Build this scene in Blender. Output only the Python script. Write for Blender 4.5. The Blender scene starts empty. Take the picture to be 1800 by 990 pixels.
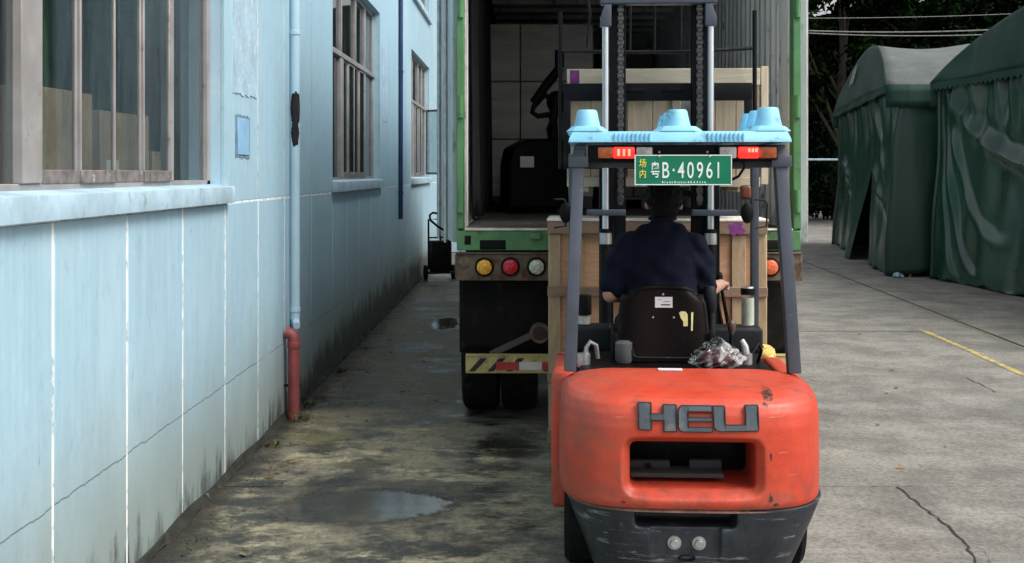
import bpy, bmesh, math, random
import numpy as np
from mathutils import Vector, Matrix
R = math.radians
random.seed(7)
SC = bpy.context.scene
COL = SC.collection

# ------------------------------------------------------------ camera, sky, sun, exposure
CAM_H = 1.9
cam = bpy.data.cameras.new('camera')
cam_o = bpy.data.objects.new('camera', cam)
COL.objects.link(cam_o)
cam.sensor_width = 36.0
cam.lens = 40.0
cam.shift_x = -20 / 1800.0
cam.shift_y = -190 / 1800.0
cam.clip_start = 0.05
cam.clip_end = 800
cam_o.location = (0, 0, CAM_H)
cam_o.rotation_euler = (R(90), 0, 0)
SC.camera = cam_o

SUN_EL, SUN_AZ = 50.0, 118.0          # azimuth clockwise from +Y: behind and to the right of the camera
world = bpy.data.worlds.new('World')
SC.world = world
world.use_nodes = True
wn = world.node_tree.nodes
wl = world.node_tree.links
wn.clear()
sky = wn.new('ShaderNodeTexSky')
sky.sky_type = 'NISHITA'
sky.sun_disc = False
sky.sun_elevation = R(SUN_EL)
sky.sun_rotation = R(SUN_AZ)
sky.dust_density = 4.0
sky.air_density = 1.0
sky.ozone_density = 1.0
hs = wn.new('ShaderNodeHueSaturation')        # a veil of cloud: the same sky, greyer
hs.inputs['Saturation'].default_value = 0.22
bg = wn.new('ShaderNodeBackground')
bg.inputs['Strength'].default_value = 0.125
wo = wn.new('ShaderNodeOutputWorld')
wl.new(sky.outputs[0], hs.inputs['Color'])
wl.new(hs.outputs[0], bg.inputs['Color'])
wl.new(bg.outputs[0], wo.inputs['Surface'])

sun = bpy.data.lights.new('sun', 'SUN')
sun.energy = 1.5
sun.angle = R(28)
sun.color = (1.0, 0.97, 0.93)
sun_o = bpy.data.objects.new('sun', sun)
COL.objects.link(sun_o)
sd = Vector((math.sin(R(SUN_AZ)) * math.cos(R(SUN_EL)), math.cos(R(SUN_AZ)) * math.cos(R(SUN_EL)), math.sin(R(SUN_EL))))
sun_o.location = sd * 60
sun_o.rotation_euler = sd.to_track_quat('Z', 'Y').to_euler()

vs = SC.view_settings
vs.view_transform = 'Standard'
vs.look = 'None'
vs.exposure = 0.74
vs.gamma = 1.0
vs.use_curve_mapping = False
SC.cycles.max_bounces = 8
SC.cycles.transparent_max_bounces = 12


# ------------------------------------------------------------ helpers: objects
def thing(name, label, cat, loc=(0, 0, 0), rz=0.0, group=None):
    o = bpy.data.objects.new(name, None)
    o.empty_display_size = 0.2
    COL.objects.link(o)
    o.location = loc
    o.rotation_euler = (0, 0, rz)
    o['label'] = label
    o['category'] = cat
    if group:
        o['group'] = group
    return o


def tag(o, label, cat, group=None):
    o['label'] = label
    o['category'] = cat
    if group:
        o['group'] = group
    return o


def link_mesh(name, me, m, parent=None, smooth=None):
    if m is not None:
        me.materials.clear()
        me.materials.append(m)
    o = bpy.data.objects.new(name, me)
    COL.objects.link(o)
    if parent is not None:
        o.parent = parent
    if smooth:
        me.polygons.foreach_set('use_smooth', [True] * len(me.polygons))
        me.set_sharp_from_angle(angle=R(smooth))
    return o


def copy_tree(o, parent=None):
    c = o.copy()
    COL.objects.link(c)
    c.parent = parent
    for ch in list(o.children):
        copy_tree(ch, c)
    return c


class MB:
    """collects shapes; build() links them as one mesh object"""

    def __init__(self, org=(0, 0, 0)):
        self.bm = bmesh.new()
        self.org = Vector(org)

    def _v(self, p):
        return self.bm.verts.new(Vector(p) - self.org)

    def box(self, x0, x1, y0, y1, z0, z1, rot=None, piv=None):
        ps = [(x0, y0, z0), (x1, y0, z0), (x1, y1, z0), (x0, y1, z0), (x0, y0, z1), (x1, y0, z1), (x1, y1, z1), (x0, y1, z1)]
        if rot is not None:
            pv = Vector(piv) if piv is not None else Vector(((x0 + x1) / 2, (y0 + y1) / 2, (z0 + z1) / 2))
            ps = [rot @ (Vector(p) - pv) + pv for p in ps]
        v = [self._v(p) for p in ps]
        for f in ((0, 3, 2, 1), (4, 5, 6, 7), (0, 1, 5, 4), (1, 2, 6, 5), (2, 3, 7, 6), (3, 0, 4, 7)):
            self.bm.faces.new([v[i] for i in f])
        return self

    def bar(self, p0, p1, w, h, up=(0, 0, 1)):
        p0, p1 = Vector(p0), Vector(p1)
        d = (p1 - p0).normalized()
        s = d.cross(Vector(up))
        if s.length < 1e-4:
            s = d.cross(Vector((0, 1, 0)))
        s.normalize()
        u = s.cross(d)
        c = [(-w / 2, -h / 2), (w / 2, -h / 2), (w / 2, h / 2), (-w / 2, h / 2)]
        a = [self._v(p0 + s * i + u * j) for i, j in c]
        b = [self._v(p1 + s * i + u * j) for i, j in c]
        self.bm.faces.new(a[::-1])
        self.bm.faces.new(b)
        for k in range(4):
            self.bm.faces.new([a[k], a[(k + 1) % 4], b[(k + 1) % 4], b[k]])
        return self

    def cyl(self, p0, p1, r0, r1=None, seg=16, caps=True):
        return self.tube([p0, p1], [r0, r0 if r1 is None else r1], seg, caps)

    def tube(self, pts, r, seg=8, caps=True, closed=False):
        pts = [Vector(p) for p in pts]
        n = len(pts)
        rs = r if isinstance(r, (list, tuple)) else [r] * n
        rings = []
        ref = None
        for i in range(n):
            if closed:
                d = pts[(i + 1) % n] - pts[i - 1]
            else:
                d = pts[min(i + 1, n - 1)] - pts[max(i - 1, 0)]
            d.normalize()
            if ref is None:
                ref = Vector((0, 0, 1)) if abs(d.z) < 0.9 else Vector((1, 0, 0))
            s = d.cross(ref)
            if s.length < 1e-4:
                s = d.cross(Vector((0, 1, 0)))
            s.normalize()
            u = s.cross(d)
            ref = u
            rings.append([self._v(pts[i] + (s * math.cos(a) + u * math.sin(a)) * rs[i]) for a in [2 * math.pi * k / seg for k in range(seg)]])
        m = n if closed else n - 1
        for i in range(m):
            a, b = rings[i], rings[(i + 1) % n]
            for k in range(seg):
                self.bm.faces.new([a[k], a[(k + 1) % seg], b[(k + 1) % seg], b[k]])
        if caps and not closed:
            self.bm.faces.new(rings[0][::-1])
            self.bm.faces.new(rings[-1])
        return self

    def prism(self, pts, vec):
        """pts: 3-D outline; extruded by vec"""
        vec = Vector(vec)
        a = [self._v(p) for p in pts]
        b = [self._v(Vector(p) + vec) for p in pts]
        n = len(a)
        self.bm.faces.new(a[::-1])
        self.bm.faces.new(b)
        for k in range(n):
            self.bm.faces.new([a[k], a[(k + 1) % n], b[(k + 1) % n], b[k]])
        return self

    def loft(self, rings, caps=True, closed=True):
        rr = [[self._v(p) for p in ring] for ring in rings]
        n = len(rr[0])
        for i in range(len(rr) - 1):
            a, b = rr[i], rr[i + 1]
            for k in range(n if closed else n - 1):
                self.bm.faces.new([a[k], a[(k + 1) % n], b[(k + 1) % n], b[k]])
        if caps:
            self.bm.faces.new(rr[0][::-1])
            self.bm.faces.new(rr[-1])
        return self

    def ball(self, c, r, seg=16, rings=10, rot=None):
        if not isinstance(r, (tuple, list)):
            r = (r, r, r)
        m = Matrix.Translation(Vector(c) - self.org)
        if rot is not None:
            m = m @ rot.to_4x4()
        m = m @ Matrix.Diagonal((*r, 1))
        bmesh.ops.create_uvsphere(self.bm, u_segments=seg, v_segments=rings, radius=1, matrix=m)
        return self

    def capsule(self, p0, p1, r0, r1, seg=14):
        p0, p1 = Vector(p0), Vector(p1)
        d = (p1 - p0)
        L = d.length
        d.normalize()
        pts, rs = [], []
        for k in range(5):
            a = math.pi / 2 * (1 - k / 4)
            pts.append(p0 - d * r0 * math.sin(a)); rs.append(max(r0 * math.cos(a), 0.0005))
        for k in range(5):
            a = math.pi / 2 * (k / 4)
            pts.append(p1 + d * r1 * math.sin(a)); rs.append(max(r1 * math.cos(a), 0.0005))
        pts[4] = p0; pts[5] = p1
        return self.tube(pts, rs, seg)

    def grid(self, f, nu, nv):
        vv = [[self._v(f(i / nu, j / nv)) for j in range(nv + 1)] for i in range(nu + 1)]
        for i in range(nu):
            for j in range(nv):
                self.bm.faces.new([vv[i][j], vv[i + 1][j], vv[i + 1][j + 1], vv[i][j + 1]])
        return self

    def build(self, name, m, parent=None, bevel=0.0, seg=2, smooth=None, fix=True, solid=0.0):
        if fix:
            bmesh.ops.recalc_face_normals(self.bm, faces=self.bm.faces)
        if bevel:
            es = [e for e in self.bm.edges if len(e.link_faces) == 2 and e.calc_face_angle(0) > R(35)]
            bmesh.ops.bevel(self.bm, geom=es, offset=bevel, segments=seg, affect='EDGES', profile=0.6, clamp_overlap=True)
            smooth = smooth or 40
        me = bpy.data.meshes.new(name)
        self.bm.to_mesh(me)
        self.bm.free()
        o = link_mesh(name, me, m, parent, smooth)
        if solid:
            sm = o.modifiers.new('thick', 'SOLIDIFY')
            sm.thickness = solid
            sm.offset = 0
        return o


def bake(o, mods, smooth=60):
    """apply a list of (type, settings) modifiers by evaluation"""
    for t, kw in mods:
        md = o.modifiers.new(t, t)
        for k, v in kw.items():
            setattr(md, k, v)
    dg = bpy.context.evaluated_depsgraph_get()
    dg.update()
    me = bpy.data.meshes.new_from_object(o.evaluated_get(dg))
    o.modifiers.clear()
    old = o.data
    o.data = me
    bpy.data.meshes.remove(old)
    me.polygons.foreach_set('use_smooth', [True] * len(me.polygons))
    if smooth:
        me.set_sharp_from_angle(angle=R(smooth))
    return o


def text_mesh(name, s, size, m, parent, loc, rot=(math.pi / 2, 0, 0), sx=1.0, depth=0.001, align='LEFT', bold=0.0):
    cu = bpy.data.curves.new(name, 'FONT')
    cu.body = s
    cu.size = size
    cu.extrude = depth
    cu.offset = bold
    cu.align_x = align
    o = bpy.data.objects.new(name, cu)
    COL.objects.link(o)
    dg = bpy.context.evaluated_depsgraph_get()
    me = bpy.data.meshes.new_from_object(o.evaluated_get(dg))
    bpy.data.objects.remove(o)
    q = link_mesh(name, me, m, parent)
    q.location = loc
    q.rotation_euler = rot
    q.scale = (sx, 1, 1)
    return q


# ------------------------------------------------------------ helpers: materials
class NT:
    def __init__(self, name):
        self.m = bpy.data.materials.new(name)
        self.m.use_nodes = True
        self.t = self.m.node_tree
        self.n = self.t.nodes
        self.l = self.t.links
        self.b = self.n['Principled BSDF']
        self.geo = self.n.new('ShaderNodeNewGeometry')
        self.tc = self.n.new('ShaderNodeTexCoord')

    def link(self, a, b):
        self.l.new(a, b)

    def val(self, x, sock):
        if isinstance(x, (int, float)):
            sock.default_value = x
        elif isinstance(x, (tuple, list)):
            sock.default_value = (*x, 1.0) if len(x) == 3 and len(sock.default_value) == 4 else x
        else:
            self.l.new(x, sock)

    def math(self, op, a, b=0.0, c=None, clamp=False):
        q = self.n.new('ShaderNodeMath')
        q.operation = op
        q.use_clamp = clamp
        self.val(a, q.inputs[0])
        self.val(b, q.inputs[1])
        if c is not None:
            self.val(c, q.inputs[2])
        return q.outputs[0]

    def mapping(self, vec, scale=(1, 1, 1), loc=(0, 0, 0)):
        q = self.n.new('ShaderNodeMapping')
        self.l.new(vec, q.inputs[0])
        q.inputs['Scale'].default_value = scale
        q.inputs['Location'].default_value = loc
        return q.outputs[0]

    def noise(self, vec, scale=5, detail=6, rough=0.6, dist=0.0):
        q = self.n.new('ShaderNodeTexNoise')
        self.l.new(vec, q.inputs['Vector'])
        q.inputs['Scale'].default_value = scale
        q.inputs['Detail'].default_value = detail
        q.inputs['Roughness'].default_value = rough
        q.inputs['Distortion'].default_value = dist
        return q.outputs['Fac']

    def vor(self, vec, scale=5, feature='F1', rnd=1.0):
        q = self.n.new('ShaderNodeTexVoronoi')
        q.feature = feature
        self.l.new(vec, q.inputs['Vector'])
        q.inputs['Scale'].default_value = scale
        q.inputs['Randomness'].default_value = rnd
        return q.outputs['Distance']

    def step(self, x, lo, hi, smooth=True):
        q = self.n.new('ShaderNodeMapRange')
        q.interpolation_type = 'SMOOTHSTEP' if smooth else 'LINEAR'
        self.val(x, q.inputs['Value'])
        q.inputs['From Min'].default_value = lo
        q.inputs['From Max'].default_value = hi
        return q.outputs['Result']

    def mix(self, f, a, b, mode='MIX'):
        q = self.n.new('ShaderNodeMix')
        q.data_type = 'RGBA'
        q.blend_type = mode
        self.val(f, q.inputs[0])
        self.val(a, q.inputs[6])
        self.val(b, q.inputs[7])
        return q.outputs[2]

    def xyz(self, vec):
        q = self.n.new('ShaderNodeSeparateXYZ')
        self.l.new(vec, q.inputs[0])
        return q.outputs

    def bump(self, h, strength=0.3, dist=0.01, prev=None):
        q = self.n.new('ShaderNodeBump')
        q.inputs['Strength'].default_value = strength
        q.inputs['Distance'].default_value = dist
        self.l.new(h, q.inputs['Height'])
        if prev is not None:
            self.l.new(prev, q.inputs['Normal'])
        return q.outputs[0]

    def done(self, col=None, rough=None, normal=None, metal=None):
        if col is not None:
            self.val(col, self.b.inputs['Base Color'])
        if rough is not None:
            self.val(rough, self.b.inputs['Roughness'])
        if normal is not None:
            self.l.new(normal, self.b.inputs['Normal'])
        if metal is not None:
            self.val(metal, self.b.inputs['Metallic'])
        return self.m


def sh(c, k):
    return tuple(min(1.0, x * k) for x in c)


def mat(name, col, rough=0.6, metal=0.0, var=0.25, scale=3.0, dirt=None, dirt_lo=0.55, dirt_hi=0.7, dscale=9.0,
        bump=0.15, bscale=60, bdist=0.004, stretch=(1, 1, 1), scratch=None, sscale=25.0, world_space=False, spec=0.5):
    t = NT(name)
    t.b.inputs['Specular IOR Level'].default_value = spec
    v = t.geo.outputs['Position'] if world_space else t.tc.outputs['Object']
    v = t.mapping(v, stretch)
    n1 = t.noise(v, scale, 6, 0.65)
    c = t.mix(t.step(n1, 0.3, 0.7), sh(col, 1 - var), sh(col, 1 + var))
    r = t.math('MULTIPLY_ADD', t.noise(v, scale * 3, 4), 0.25, rough - 0.125)
    if dirt is not None:
        dm = t.step(t.noise(t.mapping(v, (1, 1, 1), (3.1, 7.7, 1.3)), dscale, 8, 0.7), dirt_lo, dirt_hi)
        c = t.mix(dm, c, dirt)
        r = t.math('ADD', r, t.math('MULTIPLY', dm, 0.2), clamp=True)
    if scratch is not None:
        v2 = t.mapping(v, (1.0, 1.0, 5.0), (1.7, 0.3, 9.1))
        s1 = t.step(t.noise(v2, sscale, 3, 0.5, 0.6), 0.715, 0.74)
        c = t.mix(s1, c, scratch)
    nb = t.noise(v, bscale, 5, 0.6)
    return t.done(c, r, t.bump(nb, bump, bdist), metal)


def emis(name, col, strength, base=None):
    t = NT(name)
    v = t.tc.outputs['Object']
    cell = t.math('ABSOLUTE', t.math('SINE', t.math('MULTIPLY', t.xyz(v)[0], 900.0)))
    c = t.mix(t.step(cell, 0.2, 0.6), base or col, sh(base or col, 0.55))
    t.b.inputs['Emission Color'].default_value = (*col, 1)
    t.val(t.math('MULTIPLY', t.step(cell, 1.3, 0.1), strength), t.b.inputs['Emission Strength'])
    t.b.inputs['Coat Weight'].default_value = 0.5
    return t.done(c, 0.25)


def glass_mat(name, tint, ior=1.5, rough=0.02, dust_refl=0.0, refl_col=(0.3, 0.32, 0.32)):
    t = NT(name)
    n = t.n
    tr = n.new('ShaderNodeBsdfTransparent')
    tr.inputs[0].default_value = (*tint, 1)
    gl = n.new('ShaderNodeBsdfGlossy')
    gl.inputs['Roughness'].default_value = rough
    fr = n.new('ShaderNodeFresnel')
    bf = t.geo.outputs['Backfacing']            # same reflectance on both faces of the thin sheet
    t.link(t.math('ADD', t.math('MULTIPLY', bf, 1.0 / ior), t.math('MULTIPLY', t.math('SUBTRACT', 1.0, bf), ior)), fr.inputs['IOR'])
    mx = n.new('ShaderNodeMixShader')
    t.link(fr.outputs[0], mx.inputs[0])
    t.link(tr.outputs[0], mx.inputs[1])
    t.link(gl.outputs[0], mx.inputs[2])
    out = mx.outputs[0]
    if dust_refl:  # upright streaks of colour laid over the glass in place of reflections
        df = n.new('ShaderNodeBsdfDiffuse')
        df.inputs[0].default_value = (*refl_col, 1)
        v = t.mapping(t.geo.outputs['Position'], (6, 6, 0.7))
        f = t.math('MULTIPLY', t.step(t.noise(v, 3, 6, 0.7), 0.3, 0.75), dust_refl)
        m2 = n.new('ShaderNodeMixShader')
        t.link(f, m2.inputs[0])
        t.link(out, m2.inputs[1])
        t.link(df.outputs[0], m2.inputs[2])
        out = m2.outputs[0]
    t.link(out, n['Material Output'].inputs['Surface'])
    n.remove(t.b)
    return t.m


# ---- materials of the setting
def make_ground(name):
    t = NT(name)
    p = t.geo.outputs['Position']
    x, y, z = t.xyz(p)
    big = t.noise(p, 0.35, 7, 0.65, 0.1)
    med = t.noise(t.mapping(p, (1, 1, 1), (5, 2, 0)), 1.7, 11, 0.76, 0.0)
    lay = t.noise(t.mapping(p, (0.9, 1.05, 1), (9, 3, 0)), 1.4, 12, 0.78, 0.0)
    fine = t.noise(p, 30, 8, 0.78)
    grain = t.noise(p, 220, 2, 0.5)
    # dry yard concrete
    c = t.mix(t.step(lay, 0.38, 0.64), (0.155, 0.149, 0.130), (0.300, 0.287, 0.250))
    c = t.mix(t.math('MULTIPLY', t.step(med, 0.48, 0.70), 0.6), c, (0.38, 0.37, 0.335))
    c = t.mix(t.math('MULTIPLY', t.step(big, 0.52, 0.68), 0.4), c, (0.085, 0.083, 0.075))
    # scraped pale flecks
    fl = t.math('MULTIPLY', t.step(t.noise(t.mapping(p, (1, 1.6, 1)), 30, 7, 0.8), 0.58, 0.66), t.step(t.noise(p, 0.8, 4, 0.6), 0.46, 0.58))
    c = t.mix(t.math('MULTIPLY', fl, 0.7), c, (0.46, 0.45, 0.42))
    # the damp, mossy lane between the wall and the lorry
    edge = t.math('ADD', x, t.math('MULTIPLY', t.math('SUBTRACT', big, 0.5), 1.2))
    lane = t.step(edge, 0.75, -0.25)
    wetn = t.math('ADD', t.math('MULTIPLY', lay, 0.6), t.math('MULTIPLY', med, 0.4))
    wet_c = t.mix(t.step(wetn, 0.44, 0.56), (0.022, 0.021, 0.016), (0.205, 0.185, 0.125))
    pale = t.math('MULTIPLY', t.step(t.noise(t.mapping(p, (0.8, 1.3, 1), (2, 8, 0)), 1.2, 12, 0.80, 0.0), 0.50, 0.60), t.step(y, 10.5, 6.5))
    wet_c = t.mix(t.math('MULTIPLY', pale, 0.85), wet_c, (0.48, 0.435, 0.275))
    moss = t.math('MULTIPLY', t.step(t.noise(t.mapping(p, (1, 0.7, 1), (1, 1, 0)), 1.0, 11, 0.78, 0.0), 0.51, 0.62), t.step(x, -0.2, -1.0))
    wet_c = t.mix(t.math('MULTIPLY', moss, 0.6), wet_c, (0.115, 0.100, 0.030))
    c = t.mix(lane, c, wet_c)
    # standing water in two hollows, with a damp margin that fades out
    def hollow(cx, cy, sx, sy, amp):
        qx = t.math('POWER', t.math('ABSOLUTE', t.math('DIVIDE', t.math('SUBTRACT', x, cx), sx)), 2.0)
        qy = t.math('POWER', t.math('ABSOLUTE', t.math('DIVIDE', t.math('SUBTRACT', y, cy), sy)), 2.0)
        nn = t.math('MULTIPLY', t.math('SUBTRACT', t.math('ADD', t.math('MULTIPLY', med, 0.7), t.math('MULTIPLY', fine, 0.3)), 0.5), amp)
        return t.math('ADD', t.math('ADD', qx, qy), nn)
    h1 = hollow(-0.93, 6.50, 0.56, 0.38, 3.4)
    h2 = hollow(-0.98, 14.4, 0.20, 0.7, 4.0)
    h1 = t.math('MINIMUM', h1, h2)
    soak = t.step(h1, 2.6, 0.6)
    pool = t.step(h1, 1.05, 0.62)
    c = t.mix(t.math('MULTIPLY', soak, 0.6), c, (0.040, 0.037, 0.029))
    c = t.mix(t.math('MULTIPLY', pool, 0.6), c, (0.022, 0.021, 0.018))
    # flaked, chalky patch beside the truck
    px = t.math('SUBTRACT', x, -0.05)
    py = t.math('MULTIPLY', t.math('SUBTRACT', y, 6.45), 0.55)
    pd = t.math('SQRT', t.math('ADD', t.math('MULTIPLY', px, px), t.math('MULTIPLY', py, py)))
    ch = t.math('MULTIPLY', t.step(pd, 0.6, 0.15), t.step(t.noise(t.mapping(p, (1, 1.6, 1)), 7, 9, 0.78), 0.53, 0.60))
    c = t.mix(t.math('MULTIPLY', ch, 0.7), c, (0.36, 0.345, 0.31))
    # oil drips
    oil = t.step(t.noise(t.mapping(p, (1, 1.8, 1), (4, 4, 4)), 1.9, 4, 0.5, 0.3), 0.70, 0.76)
    c = t.mix(t.math('MULTIPLY', oil, 0.75), c, (0.02, 0.02, 0.018))
    # dirt washed against the foot of the wall
    ft = t.math('ADD', x, t.math('MULTIPLY', t.math('SUBTRACT', t.noise(p, 5, 6, 0.7), 0.5), 0.35))
    c = t.mix(t.math('MULTIPLY', t.step(ft, -1.60, -1.80), 0.9), c, (0.020, 0.019, 0.012))
    c = t.mix(t.math('MULTIPLY', t.step(fine, 0.44, 0.60), 0.65), c, t.mix(1.0, c, (0.42, 0.41, 0.39), 'MULTIPLY'))
    agg = t.vor(p, 75)
    c = t.mix(t.math('MULTIPLY', t.step(agg, 0.22, 0.10), 0.35), c, (0.42, 0.41, 0.38))
    pit = t.step(t.noise(p, 95, 3, 0.6), 0.66, 0.72)
    c = t.mix(t.math('MULTIPLY', pit, 0.6), c, (0.03, 0.03, 0.027))
    c = t.mix(t.math('MULTIPLY', t.step(grain, 0.55, 0.75), 0.25), c, (0.33, 0.32, 0.30))
    # wet film: gloss where the water stands
    wet = t.math('MAXIMUM', t.math('MULTIPLY', soak, 0.6), t.math('MULTIPLY', lane, t.step(wetn, 0.56, 0.43)))
    r = t.math('SUBTRACT', t.math('MULTIPLY_ADD', fine, 0.2, 0.72), t.math('MULTIPLY', wet, 0.55))
    r = t.math('MULTIPLY', r, t.math('SUBTRACT', 1.0, t.math('MULTIPLY', pool, 0.86)))
    h = t.math('ADD', t.math('MULTIPLY', fine, 0.6), t.math('ADD', t.math('MULTIPLY', med, 0.6), t.math('MULTIPLY', grain, 0.35)))
    h = t.math('MULTIPLY', h, t.math('SUBTRACT', 1.0, t.math('MULTIPLY', wet, 0.6)))
    h = t.math('MULTIPLY', h, t.math('SUBTRACT', 1.0, t.math('MULTIPLY', pool, 0.92)))
    return t.done(c, r, t.bump(h, 0.8, 0.008))


def make_wall_blue(name='painted_wall', tone=0.93):
    t = NT(name)
    p = t.geo.outputs['Position']
    x, y, z = t.xyz(p)
    base = sh((0.385, 0.575, 0.685), tone)
    st = t.noise(t.mapping(p, (1, 9, 0.5)), 2.2, 7, 0.65)
    c = t.mix(t.step(st, 0.3, 0.72), sh(base, 0.93), sh(base, 1.06))
    bl = t.noise(t.mapping(p, (1, 1, 0.6), (0, 5, 2)), 0.8, 5, 0.6)
    c = t.mix(t.math('MULTIPLY', t.step(bl, 0.46, 0.66), 0.5), c, sh((0.50, 0.68, 0.745), tone))
    mo = t.noise(t.mapping(p, (1, 2.2, 1.0), (6, 2, 1)), 6.5, 8, 0.75)
    c = t.mix(t.math('MULTIPLY', t.step(mo, 0.54, 0.70), 0.4), c, sh((0.55, 0.71, 0.765), tone))
    c = t.mix(t.math('MULTIPLY', t.step(mo, 0.47, 0.32), 0.45), c, sh((0.24, 0.39, 0.48), tone))
    # flakes off the paint, down to grey render
    fk_ = t.step(t.noise(t.mapping(p, (1, 1.3, 1.0), (11, 2, 5)), 3.6, 9, 0.78), 0.675, 0.69)
    c = t.mix(t.math('MULTIPLY', fk_, 0.6), c, (0.30, 0.36, 0.37))
    # thin dark rain runs
    run = t.step(t.noise(t.mapping(p, (1, 26, 0.7), (0, 2, 0)), 1.0, 5, 0.6), 0.665, 0.73)
    rl = t.step(t.noise(t.mapping(p, (1, 1.3, 1.1), (3, 0, 7)), 1.4, 3, 0.5), 0.5, 0.66)
    c = t.mix(t.math('MULTIPLY', t.math('MULTIPLY', run, rl), 0.9), c, (0.12, 0.17, 0.19))
    # scuffs and nicks
    sc = t.step(t.noise(t.mapping(p, (1, 4, 1.2), (8, 1, 1)), 7, 4, 0.6, 0.8), 0.675, 0.73)
    c = t.mix(t.math('MULTIPLY', sc, 0.5), c, (0.13, 0.18, 0.20))
    pk = t.step(t.noise(t.mapping(p, (1, 2, 1), (2, 9, 4)), 13, 5, 0.7), 0.735, 0.76)
    c = t.mix(t.math('MULTIPLY', pk, 0.7), c, (0.62, 0.70, 0.72))
    # splash-back dirt over the plinth, ragged upper edge
    zz = t.math('ADD', z, t.math('MULTIPLY', t.math('SUBTRACT', t.noise(t.mapping(p, (1, 1.6, 0.8)), 1.7, 7, 0.7), 0.5), 0.7))
    c = t.mix(t.math('MULTIPLY', t.step(zz, 1.15, 0.12), 0.88), c, sh((0.255, 0.30, 0.275), tone))
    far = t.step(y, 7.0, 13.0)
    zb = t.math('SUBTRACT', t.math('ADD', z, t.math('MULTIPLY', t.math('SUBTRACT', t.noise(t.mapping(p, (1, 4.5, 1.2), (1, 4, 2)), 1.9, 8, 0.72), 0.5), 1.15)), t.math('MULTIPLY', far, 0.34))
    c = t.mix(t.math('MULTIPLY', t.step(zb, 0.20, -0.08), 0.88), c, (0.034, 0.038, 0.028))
    # the crack that runs along the top of the plinth
    wob = t.math('ADD', t.math('MULTIPLY', t.math('SUBTRACT', t.noise(t.mapping(p, (0, 1, 0)), 4.5, 9, 0.72), 0.5), 0.065), 0.585)
    dd = t.math('ABSOLUTE', t.math('SUBTRACT', z, wob))
    gap = t.step(t.noise(t.mapping(p, (0, 1, 0), (0, 3, 0)), 1.3, 3, 0.5), 0.36, 0.44)
    cr = t.math('MULTIPLY', t.step(dd, 0.0048, 0.0012), gap)
    c = t.mix(t.math('MULTIPLY', cr, 0.75), c, (0.07, 0.09, 0.10))
    h = t.math('SUBTRACT', t.math('ADD', t.math('MULTIPLY', t.noise(p, 45, 5, 0.6), 0.25), t.math('MULTIPLY', st, 0.12)), cr)
    return t.done(c, t.math('MULTIPLY_ADD', st, 0.25, 0.42), t.bump(h, 0.35, 0.006))


def make_tarp(name, col, dust_refl=0.2, rough=0.24, spec=0.5):
    t = NT(name)
    t.b.inputs['Specular IOR Level'].default_value = spec
    p = t.geo.outputs['Position']
    n = t.noise(t.mapping(p, (1, 1, 0.5)), 0.8, 6, 0.6)
    c = t.mix(t.step(n, 0.3, 0.7), sh(col, 0.75), sh(col, 1.25))
    d = t.step(t.noise(t.mapping(p, (1.5, 1.5, 0.3), (3, 3, 3)), 1.2, 8, 0.7), 0.42, 0.75)
    c = t.mix(t.math('MULTIPLY', d, dust_refl), c, (0.20, 0.24, 0.23))
    wr = t.noise(t.mapping(p, (1, 1, 0.45)), 2.6, 6, 0.6, 0.8)
    cz = t.math('ABSOLUTE', t.math('SUBTRACT', t.noise(t.mapping(p, (1, 1, 0.6), (2, 5, 1)), 3.2, 3, 0.5, 1.2), 0.5))   # thin creases
    b = t.bump(t.step(cz, 0.0, 0.05), 0.06, 0.01, t.bump(wr, 0.22, 0.04))
    return t.done(c, t.math('MULTIPLY_ADD', n, 0.2, rough), b)


def make_wood(name, col, dark, sc=(1, 1, 1), rough=0.75):
    t = NT(name)
    v = t.mapping(t.tc.outputs['Object'], sc)
    g = t.noise(v, 7, 8, 0.65, 1.6)
    c = t.mix(t.step(g, 0.3, 0.72), dark, col)
    k = t.step(t.noise(t.mapping(v, (1, 1, 1), (4, 1, 2)), 2.0, 3, 0.5), 0.6, 0.75)
    c = t.mix(t.math('MULTIPLY', k, 0.35), c, sh(dark, 0.6))
    return t.done(c, rough, t.bump(g, 0.2, 0.003))


def make_leaf(name, shade_col, lit_col):
    t = NT(name)
    q = t.n.new('ShaderNodeObjectInfo')
    n = t.noise(t.geo.outputs['Position'], 1.1, 3, 0.6)
    n2 = t.noise(t.geo.outputs['Position'], 9, 2, 0.5)
    c = t.mix(t.step(t.math('ADD', t.math('MULTIPLY', n, 0.92), t.math('MULTIPLY', n2, 0.08)), 0.46, 0.66), shade_col, lit_col)  # noise puts lit and shaded leaf clumps into the colour
    t.done(c, 0.5)
    t.b.inputs['Specular IOR Level'].default_value = 0.0
    return t.m


M = {}
M['ground'] = make_ground('yard_concrete')
M['blue'] = make_wall_blue()
M['caulk'] = mat('white_joint_filler', (0.80, 0.82, 0.78), 0.7, var=0.12, scale=6, dirt=(0.36, 0.46, 0.50), dirt_lo=0.50, dirt_hi=0.62, world_space=True)
M['sillw'] = mat('worn_sill_paint', (0.39, 0.54, 0.63), 0.6, var=0.18, scale=4, dirt=(0.25, 0.33, 0.36), dirt_lo=0.55, dirt_hi=0.7, world_space=True)
M['patch'] = mat('peeling_blue_render', (0.36, 0.50, 0.60), 0.7, var=0.15, scale=5, dirt=(0.58, 0.66, 0.68), dirt_lo=0.585, dirt_hi=0.615, dscale=9, bump=0.6, bscale=22, bdist=0.01, world_space=True)
M['patchb'] = mat('fresh_blue_paint', (0.25, 0.46, 0.66), 0.5, var=0.1, scale=6, dirt=(0.08, 0.14, 0.2), dirt_lo=0.62, dirt_hi=0.75, world_space=True)
M['patchd'] = mat('grey_blue_filler', (0.16, 0.24, 0.30), 0.7, var=0.25, scale=12, world_space=True)
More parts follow.
